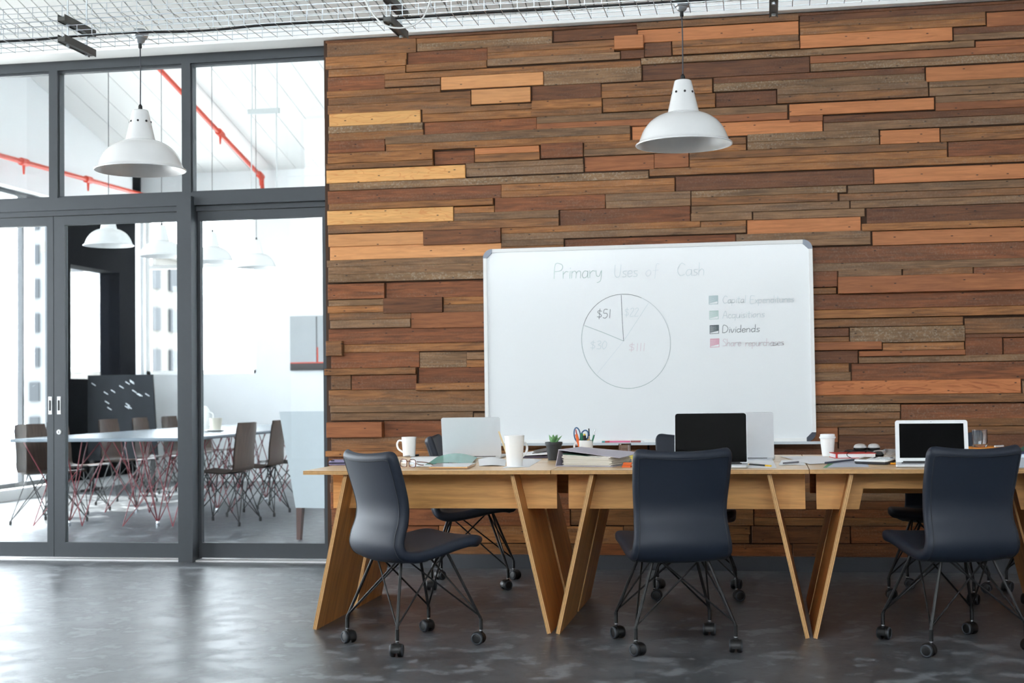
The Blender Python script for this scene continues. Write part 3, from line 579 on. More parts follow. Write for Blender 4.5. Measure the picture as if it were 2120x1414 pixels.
# ================================================================== OFFICE CHAIRS
PROF = [(-.245, .842), (-.228, .800), (-.196, .70), (-.176, .62), (-.178, .555), (-.200, .490), (-.204, .445), (-.178, .408), (-.125, .396), (-.05, .402), (.04, .420), (.12, .438), (.185, .446), (.228, .438), (.245, .424)]
SP = spline(PROF, 10)
VH = [.18, .42, .64, .80, .90, .95, .975, .99, .998, 1.]; VS = [-v for v in reversed(VH)]+[0.]+VH
def chair_rings():
    n = len(SP); s = [0]
    for i in range(1, n): s.append(s[-1]+math.dist(SP[i], SP[i-1]))
    T_ = s[-1]; rings = []; ib = 7*10+4
    for i in range(n):
        p = Vector(SP[i]); a = Vector(SP[max(i-1, 0)]); c = Vector(SP[min(i+1, n-1)]); t = (c-a).normalized(); nn = Vector((-t.y, t.x))   # towards the sitter
        j_ = i/2; back = max(0., min(1., (ib/2+6-j_)/16)); back = back*back*(3-2*back)
        hw = .212-.012*math.exp(-((j_-18)/8)**2)+.006*(1-back)
        d0, d1 = s[i], T_-s[i]; r_ = .042
        for d, r_, k_f in ((d0, .042, .8), (d1, .085, .95)):
            if d < r_: hw -= r_*k_f*(1-math.sqrt(max(0, 1-(1-d/r_)**2)))
        th = .044+.008*(1-back)
        for d in (d0, d1):
            if d < .024: th *= math.sqrt(max(.02, 1-(1-d/.024)**2))
        kc = .036*back+.010*(1-back); ring = []
        vs = VS
        for sgn in (1, -1):
            for v in (vs if sgn > 0 else vs[::-1]):
                e = th/2*max(0, 1-abs(v)**22)**.45; off = kc*v*v+sgn*e - kc*.3
                q = p+nn*off; ring.append((v*hw, q.x, q.y))
        rings.append(ring)
    return rings, ib
RINGS, IB = chair_rings()
def skin(rings, cap0, cap1):
    mb = MB(); m = len(rings[0])
    for r in rings: mb.v += r
    for i in range(len(rings)-1):
        for k in range(m): l = (k+1) % m; mb.f.append((i*m+k, i*m+l, (i+1)*m+l, (i+1)*m+k)); mb.mi.append(0)
    if cap0: mb.f.append(tuple(range(m))[::-1]); mb.mi.append(0)
    if cap1: mb.f.append(tuple((len(rings)-1)*m+k for k in range(m))); mb.mi.append(0)
    return mb
def fixn(me):
    import bmesh
    bm = bmesh.new(); bm.from_mesh(me); bmesh.ops.remove_doubles(bm, verts=bm.verts, dist=1e-6); bmesh.ops.recalc_face_normals(bm, faces=bm.faces); bm.to_mesh(me); bm.free()
ME_BACK = mesh('backrest', skin(RINGS[:IB+1], True, False), NAVY); ME_SEAT = mesh('seat', skin(RINGS[IB:], False, True), NAVY)
for m_ in (ME_BACK, ME_SEAT): fixn(m_)
def rear_pt(i, v):
    n_v = len(VS); k = min(range(n_v), key=lambda q: abs(VS[q]-v)); return Vector(RINGS[i][n_v+n_v-1-k])
pip = MB()
path = [rear_pt(i, -.90) for i in range(IB+16, 7, -2)]+[rear_pt(7, v) for v in (-.80, -.64, -.42, -.18, 0, .18, .42, .64, .80)]+[rear_pt(i, .90) for i in range(8, IB+17, 2)]
pip.tube(path, .0024, 5); ME_PIP = mesh('seam', pip, NAVYS)
TT = [(.115, -.13, .385), (.115, .10, .405), (-.115, .10, .405), (-.115, -.13, .385)]
BB = [(.212, -.212, .112), (.212, .212, .112), (-.212, .212, .112), (-.212, -.212, .112)]
ME_LEG = []
for i in range(4):
    mb = MB(); B_ = Vector(BB[i])
    mb.tube([TT[i], B_, B_-Vector((0, 0, .02))], .0068, 7)
    for j in ((i+1) % 4, (i+3) % 4):
        T_ = Vector(TT[j]).lerp(Vector(TT[i]), .12)+Vector((0, 0, -.004)); mb.tube([T_, B_+Vector((0, 0, .008))], .0042, 6)
    ME_LEG.append(mesh('leg', mb, BLACKM))
wm = MB().lathe([(.0, -.011), (.021, -.011), (.0265, -.009), (.0275, -.005), (.0275, .006), (.025, .009), (.010, .0105), (0, .0105)], 20, axis='X')
wm.cur = 1; wm.lathe([(.0195, .0098), (.0215, .0122), (.0245, .0112), (.0262, .0075)], 20, axis='X', caps=False); ME_WHEEL = mesh('wheel', wm, [BLACKP, GREYR])
hood = MB()
ha = [math.radians(a) for a in range(-15, 196, 15)]
hp = [(math.cos(a)*.030, math.sin(a)*.030) for a in ha]+[(math.cos(a)*.0265, math.sin(a)*.0265) for a in reversed(ha)]
hood.prism(hp, -.013, .013, lambda a, b_, h: (h, a, b_+.0275)); hood.box(-.008, .008, -.004, .024, .02, .032)
hood.tube([(0, .012, .045), (0, .012, .06)], .0075, 8); ME_HOOD = mesh('caster', hood, BLACKP)
ME_COL = mesh('collar', MB().lathe([(.0065, .058), (.0065, .066)], 10, (0, .012, 0)), CHROME)
ME_SLV = mesh('sleeve', MB().lathe([(.0085, .065), (.0085, .112)], 12, (0, .012, 0)), BLACKM)
for m_ in (ME_BACK, ME_SEAT, ME_PIP, ME_WHEEL, ME_HOOD, ME_COL, ME_SLV, *ME_LEG):
    m_.polygons.foreach_set('use_smooth', [True]*len(m_.polygons)); m_.set_sharp_from_angle(angle=math.radians(50))
def office_chair(label, x, y, rz, seed):
    rnd = random.Random(seed); c = thing('office_chair', label, 'chair', (x, y, 0), rz, 'navy swivel-caster chairs at the desks')
    s = obj('backrest', None, None, c, me=ME_BACK); obj('seam', None, None, s, me=ME_PIP); obj('seat', None, None, c, me=ME_SEAT)
    for i in range(4):
        obj('leg', None, None, c, me=ME_LEG[i])
        a = rnd.uniform(0, 2*PI); off = Vector((-.012*-math.sin(a), -.012*math.cos(a), 0))
        k = obj('caster', None, None, c, (BB[i][0]+off.x, BB[i][1]+off.y, 0), (0, 0, a), me=ME_HOOD)
        for sx in (-1, 1):
            wh = obj('wheel', None, None, k, (sx*.0155, 0, .0275), (0, 0, 0 if sx > 0 else PI), me=ME_WHEEL)
        obj('collar', None, None, k, me=ME_COL); obj('sleeve', None, None, k, me=ME_SLV)
    return c
R_ = math.radians
office_chair('navy office chair turned sideways in front of the left desk', -1.54, 6.04, R_(-44), 1)
office_chair('navy office chair seen from behind at the middle desk', -.41, 6.13, R_(17), 2)
office_chair('navy office chair with its back to us at the right desk', .755, 6.235, R_(22), 3)
office_chair('navy office chair in profile behind the silver laptop, against the wall', -1.66, 7.905, R_(-84), 4)
office_chair('navy office chair facing us below the whiteboard', -.39, 7.62, R_(182), 5)
office_chair('navy office chair facing us behind the white framed laptop', .87, 7.68, R_(162), 6)
pe = atz(2117, 1250, 0)
office_chair('navy office chair cut off by the right edge, only a caster showing', pe.x+.22, pe.y+.22, R_(95), 7)

# ================================================================== PENDANT LAMPS, CABLE TRAY
def shade_prof(R):
    k = R/.215; o = [(.030, .290), (.036, .288), (.042, .270), (.070, .147), (.074, .142), (.110, .130), (.150, .104), (.180, .066), (.196, .028), (.203, .012), (.215, 0)]
    i = [(.213, -.003), (.200, .010), (.192, .028), (.176, .064), (.146, .100), (.106, .124), (.066, .138), (.036, .26), (.0, .27)]
    return [(a*k, b_*k) for a, b_ in o], [(a*k, b_*k) for a, b_ in [(.215, 0)]+i]
def pendant(label, x, y, zb, R, ztop, group='white pendant lamps over the desks', inner=ALU, holes=True, rose=True):
    p = thing('pendant_lamp', label, 'lamp', (x, y, zb), group=group); o, i = shade_prof(R); k = R/.215
    s = obj('lamp_shade', MB().lathe(spline(o, 3), 40, caps=False), ENAMEL, p, smooth=40); obj('reflector', MB().lathe(i, 40, caps=False), inner, s, smooth=40)
    obj('rim', MB().tube([(R*math.cos(2*PI*q/40), R*math.sin(2*PI*q/40), -.001) for q in range(40)], .0035, 6, closed=True), ENAMEL, s, smooth=60)
    if holes:
        for q in range(8):
            a = -PI/2+R_(12)+q*PI/4; h = obj('vent_hole', MB().lathe([(.0052*k, -.004), (.0052*k, .002)], 10, axis='X'), BLACKP, s, (math.cos(a)*.0515*k, math.sin(a)*.0515*k, .232*k), (0, R_(-12), a))
    zt = ztop-zb
    obj('cord', MB().tube([(0, 0, .285*k), (.002, 0, (zt+.29*k)/2), (0, 0, zt-.055)], .0032, 6), mat('grey_cord', (72, 74, 80), .6), p)
    obj('cord_grip', MB().lathe([(.006, .286*k), (.011, .29*k), (.010, .31*k), (.005, .318*k)], 12).lathe([(.006, zt-.085), (.009, zt-.08), (.008, zt-.055)], 12), BLACKP, p)
    if rose: obj('ceiling_rose', MB().lathe([(.012, zt-.06), (.022, zt-.052), (.026, zt-.040), (.034, zt-.036), (.040, zt-.02), (.044, zt-.004), (.036, zt), (.028, zt+.012), (.0, zt+.012)], 24), GALV, p, smooth=40)
    obj('bulb', MB().lathe([(0, .06*k), (.02, .066*k), (.03, .09*k), (.028, .11*k), (.014, .14*k), (.014, .26*k)], 16), mat('frosted_bulb', (240, 240, 236), .3), p, smooth=60)
    return p
TY = 6.6
a = aty(291, 352, TY); t_ = aty(291, 66, TY); R1 = (aty(378, 350, TY).x-aty(205, 350, TY).x)/2
pendant('white pendant lamp hanging in front of the glass partition', a.x, TY, a.z+.0, R1, t_.z)
a2 = aty(1416, 299, TY); t2 = aty(1410, -2, TY)
pendant('white pendant lamp hanging in front of the timber wall', a2.x, TY, a2.z, R1, t2.z)
# cable tray, two tiers
zl = aty(160, 88, TY).z; zu = aty(160, 47, TY).z
def wire_tray(label, z, x0, x1):
    t = thing('cable_tray', label, 'cable tray', (0, TY, z), group='wire cable trays'); wr = .0019; hw = .125; sh = .055
    mb = MB()
    for (yy, zz) in ((-hw, sh), (-hw, .028), (-hw, 0), (-hw/3, 0), (hw/3, 0), (hw, 0), (hw, .028), (hw, sh)): mb.tube([(x0, yy, zz+.0035 if zz == 0 else zz), (x1, yy, zz+.0035 if zz == 0 else zz)], wr, 4, caps=False)
    lo = obj('long_wire', mb, GALV, t)
    x = x0+.03; mb = MB()
    while x < x1: mb.tube([(x, -hw-.002, sh), (x, -hw-.002, 0), (x, hw+.002, 0), (x, hw+.002, sh)], wr, 4); x += .0795
    tag(obj('cross_wire', mb, GALV, t), kind='stuff'); return t
wire_tray('upper wire mesh cable tray hung below the ceiling', zu, -5.6, 2.2)
wire_tray('lower wire mesh cable tray with a black cable in it', zl, -5.6, 2.2)
def hanger(label, px, two):
    xx = aty(px, 80, TY).x; h = thing('tray_hanger', label, 'hanger', (xx, TY, zl), group='tray hangers')
    ztop = cz(TY)-zl+.02
    for s in (-1, 1): obj('threaded_rod', MB().tube([(0, s*.10, -.045 if s < 0 else -.03), (0, s*.10, ztop-s*.10*SL+.02)], .0045, 8), GALV, h)
    for z in ((-.012, zu-zl-.012) if two else (-.012,)):
        br = obj('channel', MB().box(-.018, .018, -.165, .165, z-.02, z+.0).box(-.02, -.016, -.165, .165, z-.025, z+.012).box(.016, .02, -.165, .165, z-.025, z+.012), DGREY, h)
        for s in (-1, 1): obj('nut', MB().lathe([(.010, z-.034), (.010, z-.024)], 6, (0, s*.10, 0)), GALV, br)
    return h
hanger('two tier bracket carrying both cable trays near the left lamp', 160, True)
hanger('dark steel bracket under the cable tray above the timber wall corner', 820, True)
hanger('bracket at the top edge right of the second lamp', 1603, True)
cab = [(aty(px, py, TY-.05).x, TY-.05+random.uniform(-.012, .012), zl+.012+random.uniform(-.003, .006)) for px, py in ((-150, 90), (0, 81), (80, 77), (160, 70), (280, 60), (420, 50), (560, 40), (800, 24), (1000, 10), (1300, -5), (1700, -30))]
tag(obj('cable', MB().tube(spline(cab, 5), .0065, 8), BLACKP, smooth=60), 'black power cable running along the lower cable tray', 'cable')
lp = [aty(px, py, TY-.16) for px, py in ((748, -40), (758, 5), (790, 48), (830, 58), (868, 45), (888, 10), (896, -35))]
tag(obj('cable', MB().tube(spline([tuple(p) for p in lp], 6), .004, 6), WHITE, smooth=60), 'thin white cable hanging in a loop under the tray', 'cable')

# ================================================================== DESK ITEMS
def laptop(label, loc, rz, w_, d_, h_, tilt, bezel='black', name='laptop'):
    o = thing(name, label, 'laptop', loc, rz, 'open laptops on the desks'); t = .013
    b_ = obj('base', MB().cbox(-w_/2, w_/2, -d_, 0, .001, t, .008), SILVER, o)
    obj('keyboard', MB().box(-w_*.42, w_*.42, -d_*.52, -d_*.12, t, t+.0012), KEYS, b_)
    obj('trackpad', MB().box(-w_*.15, w_*.15, -d_*.93, -d_*.60, t, t+.0008), ALU, b_)
    obj('hinge', MB().tube([(-w_*.4, .002, t), (w_*.4, .002, t)], .005, 8), KEYS, b_)
    r_ = .012; n = 5
    def rr(a, c, e, f_, r):
        out = []
        for (cx, cz_, a0) in ((c-r, f_-r, 0), (a+r, f_-r, 90), (a+r, e+r*.4, 180), (c-r, e+r*.4, 270)):
            rq = r if a0 < 180 else r*.4
            cx = cx if a0 < 180 else (a+rq if a0 == 180 else c-rq)
            for k in range(n+1): an = R_(a0+90*k/n); out.append((cx+rq*math.cos(an), cz_+rq*math.sin(an)))
        return out
    lid = obj('lid', MB().prism(rr(-w_/2, w_/2, 0, h_, r_), 0, .006, lambda a, c, h: (a, h, c)), SILVER if bezel != 'white' else WHP, o, (0, .002, t), (-tilt, 0, 0))
    if bezel == 'black':
        obj('screen', MB().prism(rr(-w_/2+.003, w_/2-.003, .003, h_-.003, r_), -.0012, 0, lambda a, c, h: (a, h, c)), SCREEN, lid)
    else:
        obj('screen', MB().box(-w_/2+.018, w_/2-.018, -.0012, 0, .020, h_-.017), SCREEN, lid)
        obj('camera_dot', MB().lathe([(.0014, -.0012), (.0014, 0)], 8, (0, 0, h_-.008), 'Y'), BLACKP, lid)
    return o
def G(px, py, z=TZ): return atz(px, py, z)
def onto(p, z=TZ+.0005): return (p.x, p.y, z)
p = G(978, 949); laptop('silver laptop seen from the back at the left desk', onto(p), PI+.03, .318, .22, .212, R_(12))
p = G(1472, 962); laptop('open laptop with a black screen behind the middle chair', (aty(1472, 962, 6.62).x, 6.62, TZ+.001), .02, .335, .22, .240, R_(16))
laptop('silver laptop back to us, overlapping the black screen', (aty(1530, 948, 7.12).x, 7.12, TZ+.001), PI-.02, .345, .23, .232, R_(14))
laptop('laptop with white bezel on the right desk', (aty(1930, 955, 6.62).x, 6.62, TZ+.001), R_(-5), .318, .21, .205, R_(24), 'white')

def mug(name, label, loc, rb, rt, h, handle=None, cat='mug', m=PORC, hr=None):
    o = thing(name, label, cat, loc)
    obj('body', MB().lathe([(0, 0), (rb*.92, 0), (rb, .004), (rt, h-.001), (rt-.001, h), (rt-.004, h-.001), (rb-.004, .008), (0, .008)], 36), m, o, smooth=40)
    if handle is not None:
        hh = hr or h*.36; mid = h*.52; rm = (rb+rt)/2
        pts = [(rm-.004, 0, mid+hh*.75), (rm+hh*.55, 0, mid+hh*.8), (rm+hh*.82, 0, mid+hh*.25), (rm+hh*.6, 0, mid-hh*.4), (rm-.003, 0, mid-hh*.85)]
        obj('handle', MB().tube(spline(pts, 5), .0055, 8), m, o, rot=(0, 0, handle), smooth=60)
    return o
p = G(847, 946); mug('mug', 'white mug with its handle to the left, behind the turned chair', onto(p, TZ+.003), .034, .041, .108, PI*.98)
p = G(1065.5, 966); mug('tall_mug', 'tall white mug with a wooden stirrer at the desk edge', onto(p), .037, .048, .148, R_(48), hr=.042)
st0 = Vector((p.x-.020, p.y, TZ+.012)); st1 = Vector((aty(1033, 893, p.y).x, p.y-.005, aty(1033, 893, p.y).z))
d = st1-st0; n_ = Vector((.0035, 0, 0))
mb = MB(); e1 = d.cross(Vector((0, 1, 0))).normalized()*.004; e2 = Vector((0, .0009, 0))
mb.hexa([st0-e1-e2, st0+e1-e2, st0+e1+e2, st0-e1+e2], [st1-e1-e2, st1+e1-e2, st1+e1+e2, st1-e1+e2])
tag(obj('stirrer', mb, mat('pale_birch', (226, 202, 158), .6)), 'pale wooden stirring stick leaning out of the tall mug', 'stirrer')
# takeaway coffee cup with lid
p = G(1714, 946); cc = thing('coffee_cup', 'white paper coffee cup with a plastic lid', 'cup', onto(p, TZ+.0042))
obj('body', MB().lathe([(0, .003), (.026, .003), (.0275, 0), (.029, .004), (.038, .094), (0, .094)], 36), CARDW, cc, smooth=40)
obj('lid', MB().lathe([(.038, .090), (.0415, .092), (.0415, .099), (.038, .101), (.0365, .112), (.034, .113), (.033, .108), (0, .108)], 36), WHP, cc, smooth=40)
# pen pot
p = G(1213, 944); pot = mug('pen_pot', 'white mug used as a pen pot, full of scissors and markers', onto(p), .038, .040, .085, PI*.97, cat='pen pot'); PX, PY = p.x, p.y
def stick(name, label, cat, px0, px1, py1, r, cols, dy=0., zs=.012):
    e = aty(px1, py1, PY+dy); s0 = (aty(px0, 930, PY+dy).x, PY+dy, TZ+zs); return pen_on(name, label, s0, tuple(e), r, cols, cat)
ORG = plain('orange_plastic', (240, 110, 40)); GRN = plain('green_plastic', (40, 130, 92)); BLU = plain('blue_plastic', (52, 96, 140)); YEL = plain('yellow_plastic', (238, 190, 40)); WOODP = plain('pencil_wood', (222, 180, 120), .6)
stick('highlighter', 'orange highlighter standing at the left of the pen pot', 'marker', 1204, 1193, 899, .0085, [('barrel', .6, ORG, (1, 1)), ('cap', .4, ORG, (1.08, .9))], -.012)
stick('pen', 'thin red pen behind the orange highlighter in the pot', 'pen', 1202, 1192, 889, .0035, [('barrel', .8, MRED, (1, 1)), ('tip', .2, MRED, (1, .7))], .004)
stick('marker', 'green capped white marker in the pen pot', 'marker', 1206, 1204, 897, .0075, [('barrel', .55, WHP, (1, 1)), ('cap', .45, GRN, (1.05, 1))], .0)
stick('marker', 'black and yellow marker in the middle of the pen pot', 'marker', 1211, 1210, 898, .0085, [('barrel', .5, BLACKP, (1, 1)), ('cap', .42, BLACKP, (1.05, 1)), ('tip', .08, YEL, (.7, .6))], -.016)
stick('pencil', 'black and pale pencil standing at the back of the pen pot', 'pencil', 1222, 1219, 887, .0032, [('shaft', .7, WOODP, (1, 1)), ('end', .3, BLACKP, (1, 1))], .014)
stick('pen', 'white pen leaning right out of the pen pot', 'pen', 1217, 1232, 888, .0042, [('barrel', .9, WHP, (1, 1)), ('tip', .1, CHROME, (.9, .4))], .006)
stick('pen', 'green pen leaning right in front of the white pen', 'pen', 1219, 1231, 897, .0042, [('barrel', .92, GRN, (1, 1)), ('tip', .08, WHP, (1, .8))], -.008)
stick('pen', 'yellow pen deep in the pen pot', 'pen', 1218, 1217, 905, .004, [('barrel', .9, YEL, (1, 1)), ('cap', .1, BLU, (1, 1))], .012)
sc = thing('scissors', 'blue handled scissors standing in the pen pot', 'scissors', (PX-.008, PY+.006, TZ+.012))
k_ = PY/F_PX
for (nm, cx, cy, rx, rz_, tl) in (('finger_loop', 1195, 900, 6.5, 14, .12), ('finger_loop', 1210, 902, 7.5, 11, -.35)):
    c_ = aty(cx, cy, PY+.006); pts = []
    for q in range(24):
        a = 2*PI*q/24; ex, ez = rx*k_*math.cos(a), rz_*k_*math.sin(a)*1.05; pts.append((c_.x+ex*math.cos(tl)-ez*math.sin(tl)-sc.location.x, 0, c_.z+ex*math.sin(tl)+ez*math.cos(tl)-sc.location.z))
    obj(nm, MB().tube(pts, .0036, 8, closed=True), BLU, sc, smooth=60)
for s in (-1, 1): obj('blade', MB().hexa([(-.003, -.001, 0), (.003, -.001, 0), (.003, .001, 0), (-.003, .001, 0)], [(s*.012-.005, -.001, .085), (s*.012+.005, -.001, .085), (s*.012+.005, .001, .085), (s*.012-.005, .001, .085)]), CHROME, sc)
# plant
p = G(1147, 953); pt = thing('potted_succulent', 'small green succulent in a black plastic pot', 'plant', onto(p))
obj('pot', MB().lathe([(0, 0), (.030, 0), (.041, .080), (.045, .081), (.045, .094), (.041, .094), (.038, .080), (0, .080)], 32), mat('black_pot', (44, 46, 48), .5), pt, smooth=40)
obj('soil', MB().lathe([(0, .084), (.038, .082)], 24), mat('dark_soil', (40, 32, 26), .95, bump=.5), pt)
LEAF = mat('succulent_leaf', (110, 158, 102), .4, var=.15)
for q in range(8):
    a = q*2.4; ln = .062-.002*q; tl = .80-.085*q
    def lf(u, v, a=a, ln=ln, tl=tl):
        an = 2*PI*v; wd = .017*math.sin(PI*min(1, u*.9+.12))**.8*(1-u*.55); t = wd*.5; x_ = u*ln*math.sin(tl)+math.cos(an)*0; z_ = .084+u*ln*math.cos(tl)
        lx, ly, lz = x_-math.sin(an)*t*math.cos(tl), math.cos(an)*wd, z_+math.sin(an)*t*math.sin(tl)
        return (lx*math.cos(a)-ly*math.sin(a), lx*math.sin(a)+ly*math.cos(a), lz)
    obj('leaf', MB().grid(lf, 6, 10), LEAF, pt, smooth=80)
# ring binder
q0, q1 = G(1150, 966), G(1268, 968); bd = thing('ring_binder', 'lilac ring binder stuffed with papers on the middle desk', 'binder', (q0.x, q0.y, TZ), math.atan2(q1.y-q0.y, q1.x-q0.x)+.10)
LIL = mat('lilac_card', (190, 184, 196), .55, var=.03); bw_, bd_, bh = .285, .30, .078
obj('back_cover', MB().box(0, bw_, 0, bd_, .001, .004), LIL, bd)
spn = obj('spine', MB().hexa([(0, 0, .004), (.003, 0, .004), (.003, bd_, .004), (0, bd_, .004)], [(.016, 0, bh), (.019, 0, bh), (.019, bd_, bh), (.016, bd_, bh)]), LIL, bd)
obj('front_cover', MB().hexa([(.016, -.002, bh), (bw_+.03, .03, .040), (bw_+.03, bd_+.02, .052), (.016, bd_, bh)], [(.016, -.002, bh+.003), (bw_+.03, .03, .043), (bw_+.03, bd_+.02, .055), (.016, bd_, bh+.003)]), LIL, bd)
obj('finger_hole', MB().tube([(.006+.0125*(math.sin(a)*.4), .10+.012*math.cos(a), .042+.012*math.sin(a)) for a in [2*PI*q/16 for q in range(16)]], .0016, 6, closed=True), mat('brass', (190, 160, 90), .3, metal=.8), spn)
for i in range(14):
    z = .006+i*.0036; sl = .0; rr_ = random.uniform(-.004, .004); t_h = .0026
    z2 = min(z, .055-(i*.0012))
    obj('page_block', MB().hexa([(.035+rr_, .006+rr_, z), (bw_-.012+rr_*2, .006+rr_, z-.0016*i*.4), (bw_-.012+rr_*2, bd_-.01, z-.0016*i*.4), (.035+rr_, bd_-.01, z)],
        [(.035+rr_, .006+rr_, z+t_h), (bw_-.012+rr_*2, .006+rr_, z+t_h-.0016*i*.4), (bw_-.012+rr_*2, bd_-.01, z+t_h-.0016*i*.4), (.035+rr_, bd_-.01, z+t_h)]), mat('cream_paper', (236, 230, 218), .8), bd)
obj('divider', MB().hexa([(.037, .004, .058), (.23, .004, .044), (.23, bd_-.01, .046), (.037, bd_-.01, .064)], [(.037, .004, .062), (.23, .004, .0445), (.23, bd_-.01, .047), (.037, bd_-.01, .068)]), mat('green_card', (48, 82, 66), .7), bd)
# tumblers
def tumbler(label, loc, r, h):
    o = thing('glass_tumbler', label, 'glass', loc)
    obj('body', MB().lathe([(0, 0), (r*.88, 0), (r*.93, .004), (r*1.02, h*.45), (r, h), (r-.0022, h), (r*.97-.001, h*.45), (r*.88-.002, .014), (0, .012)], 36), TUMB, o, smooth=40); return o
p = G(1294, 945); tumbler('short clear glass tumbler behind the ring binder', onto(p), .034, .070)
# papers
def paper(label, pts, z, curl=0., m=PAPER, name='paper_sheet', t=.0006, cat='paper', nu=8, nv=6, up=0.):
    P = [Vector((*G(a, c, z).xy, z)) for a, c in pts]; cen = sum(P, Vector())/4
    def fn(u, v):
        q = P[0].lerp(P[1], u).lerp(P[3].lerp(P[2], u), v); q = q-cen; q.z = curl*math.sin(PI*u)*(.4+.6*v)+up*v; return q
    o = obj(name, MB().sheet(fn, nu, nv, t), m, None, cen, smooth=60); return tag(o, label, cat, 'loose papers on the desks')
paper('printed sheet under the white mug at the left desk', ((845, 962), (932, 962), (922, 945), (852, 945)), TZ+.0004)
paper('white sheet right of the turned chair, under the teal folder', ((850, 966), (905, 966), (960, 952), (900, 948)), TZ+.0012, .002)
paper('white sheet curling up left of the tall mug', ((992, 965), (1046, 965), (1048, 952), (990, 951)), TZ+.0008, .012)
paper('white sheet behind the tall mug', ((1040, 969), (1095, 967), (1122, 951), (1080, 950)), TZ+.0006, .002)
paper('sheet under the black screened laptop with a pencil on it', ((1520, 969), (1608, 969), (1600, 952), (1548, 950)), TZ+.0005, .001)
paper('plain sheet between the middle laptop and the coffee cup', ((1612, 963), (1668, 963), (1662, 953), (1618, 953)), TZ+.0012, .002)
paper('large white sheet lying across the two right desks', ((1676, 961), (1742, 957), (1704, 944), (1616, 945)), TZ+.0030, 0)
paper('white sheet under the coffee cup and red notebook', ((1690, 955), (1790, 957), (1770, 946), (1690, 946)), TZ+.0012, .001)
paper('pale blue document by the calculator', ((1712, 968), (1800, 967), (1790, 952), (1735, 954)), TZ+.0008, .001, mat('pale_blue_paper', (200, 206, 222), .7))
paper('thin green folder under the pale blue document', ((1704, 968.5), (1760, 967), (1760, 958), (1715, 960)), TZ+.0002, 0, mat('green_folder', (92, 152, 112), .6))
paper('pale sheet under the blue folder at the right edge', ((2102, 969), (2160, 968), (2150, 945), (2104, 945)), TZ+.0006, .004, mat('bluish_paper', (212, 224, 236), .7))
TEALF = mat('teal_translucent_folder', (128, 188, 176), .25, var=.08, scale=12)
paper('curled translucent teal folder in front of the silver laptop', ((884, 961), (975, 961), (988, 949.5), (905, 948.5)), TZ+.0046, .020, TEALF, 'plastic_folder', .0008, 'folder', 14, 8, .006)
paper('small teal plastic cover behind the eyeglasses', ((880, 962), (925, 961), (935, 955), (895, 954)), TZ+.003, .003, TEALF, 'plastic_folder', .0008, 'folder')
# white tablet with golden edge
tb = [Vector(G(a, c, TZ)) for a, c in ((888, 971), (968, 971), (986, 963), (905, 963))]; cen = sum(tb, Vector())/4
mb = MB(); mb.prism([(v.x-cen.x, v.y-cen.y) for v in tb], .0015, .0085); tbo = thing('tablet', 'white tablet with a golden rim at the front of the left desk', 'tablet', (cen.x, cen.y, TZ+.001))
obj('case', mb, mat('gold_rim', (206, 160, 104), .4), tbo); obj('screen', MB().prism([((v.x-cen.x)*.97, (v.y-cen.y)*.97) for v in tb], .0085, .0098), mat('white_glass', (238, 238, 238), .15), tbo)
# eyeglasses
p = G(846, 969); eg = thing('eyeglasses', 'tortoiseshell eyeglasses folded open on the left desk', 'glasses', (p.x, p.y, TZ+.003), R_(-38)); TORT = mat('tortoiseshell', (112, 66, 48), .25, var=.5, scale=90)
for s in (-1, 1):
    pts = []
    for q in range(20):
        a = 2*PI*q/20; sx = abs(math.cos(a))**.6*math.copysign(1, math.cos(a)); sz = abs(math.sin(a))**.6*math.copysign(1, math.sin(a)); pts.append((s*.034+sx*.026, -.004*abs(sx), .020+sz*.018))
    rim_ = obj('rim', MB().tube(pts, .0024, 6, closed=True), TORT, eg, smooth=60); obj('lens', MB().prism([(q[0], q[2]) for q in pts], -.0012, .0, lambda a, c, h: (a, h, c)), PANE, rim_)
    obj('temple', MB().tube(spline([(s*.062, 0, .028), (s*.064, .06, .022), (s*.056, .11, .006), (s*.05, .13, .004)], 4), .0022, 6), TORT, eg, smooth=60)
obj('bridge', MB().tube([(-.009, -.002, .026), (0, -.003, .030), (.009, -.002, .026)], .0022, 6), TORT, eg)
def flatpen(label, a, c, r, cols, z=TZ+.001, name='pen', cat='pen'):
    p0, p1 = G(*a), G(*c); return pen_on(name, label, (p0.x, p0.y, z+r), (p1.x, p1.y, z+r), r, cols, cat)
flatpen('black and silver pen lying beside the white mug', (836, 947.5), (866, 945), .0055, [('barrel', .5, CHROME, (.5, 1)), ('grip', .5, BLACKP, (1.05, 1))], TZ+.002)
flatpen('black pen with a yellow end on the sheet by the black screen', (1550, 963.5), (1596, 967), .0042, [('tip', .05, YEL, (.5, 1)), ('barrel', .72, mat('dark_green_plastic', (30, 40, 38), .4), (1, 1)), ('end', .23, YEL, (1, .9))])
flatpen('grey pencil lying right of the yellow ended pen', (1622, 963), (1653, 960.5), .004, [('barrel', 1., mat('grey_plastic', (104, 104, 112), .4), (1, 1))], TZ+.005, 'pencil', 'pencil')
flatpen('orange pencil half under the white framed laptop', (1838, 962), (1872, 963), .0045, [('shaft', .85, plain('pencil_orange', (240, 160, 40)), (1, 1)), ('tip', .15, WOODP, (1, .2))], name='pencil', cat='pencil')
flatpen('dark blue pen lying slantwise across the pale blue document', (1709, 962), (1776, 954.5), .0045, [('barrel', .9, mat('navy_plastic', (62, 70, 92), .4), (1, 1)), ('tip', .1, CHROME, (1, .3))], TZ+.004)
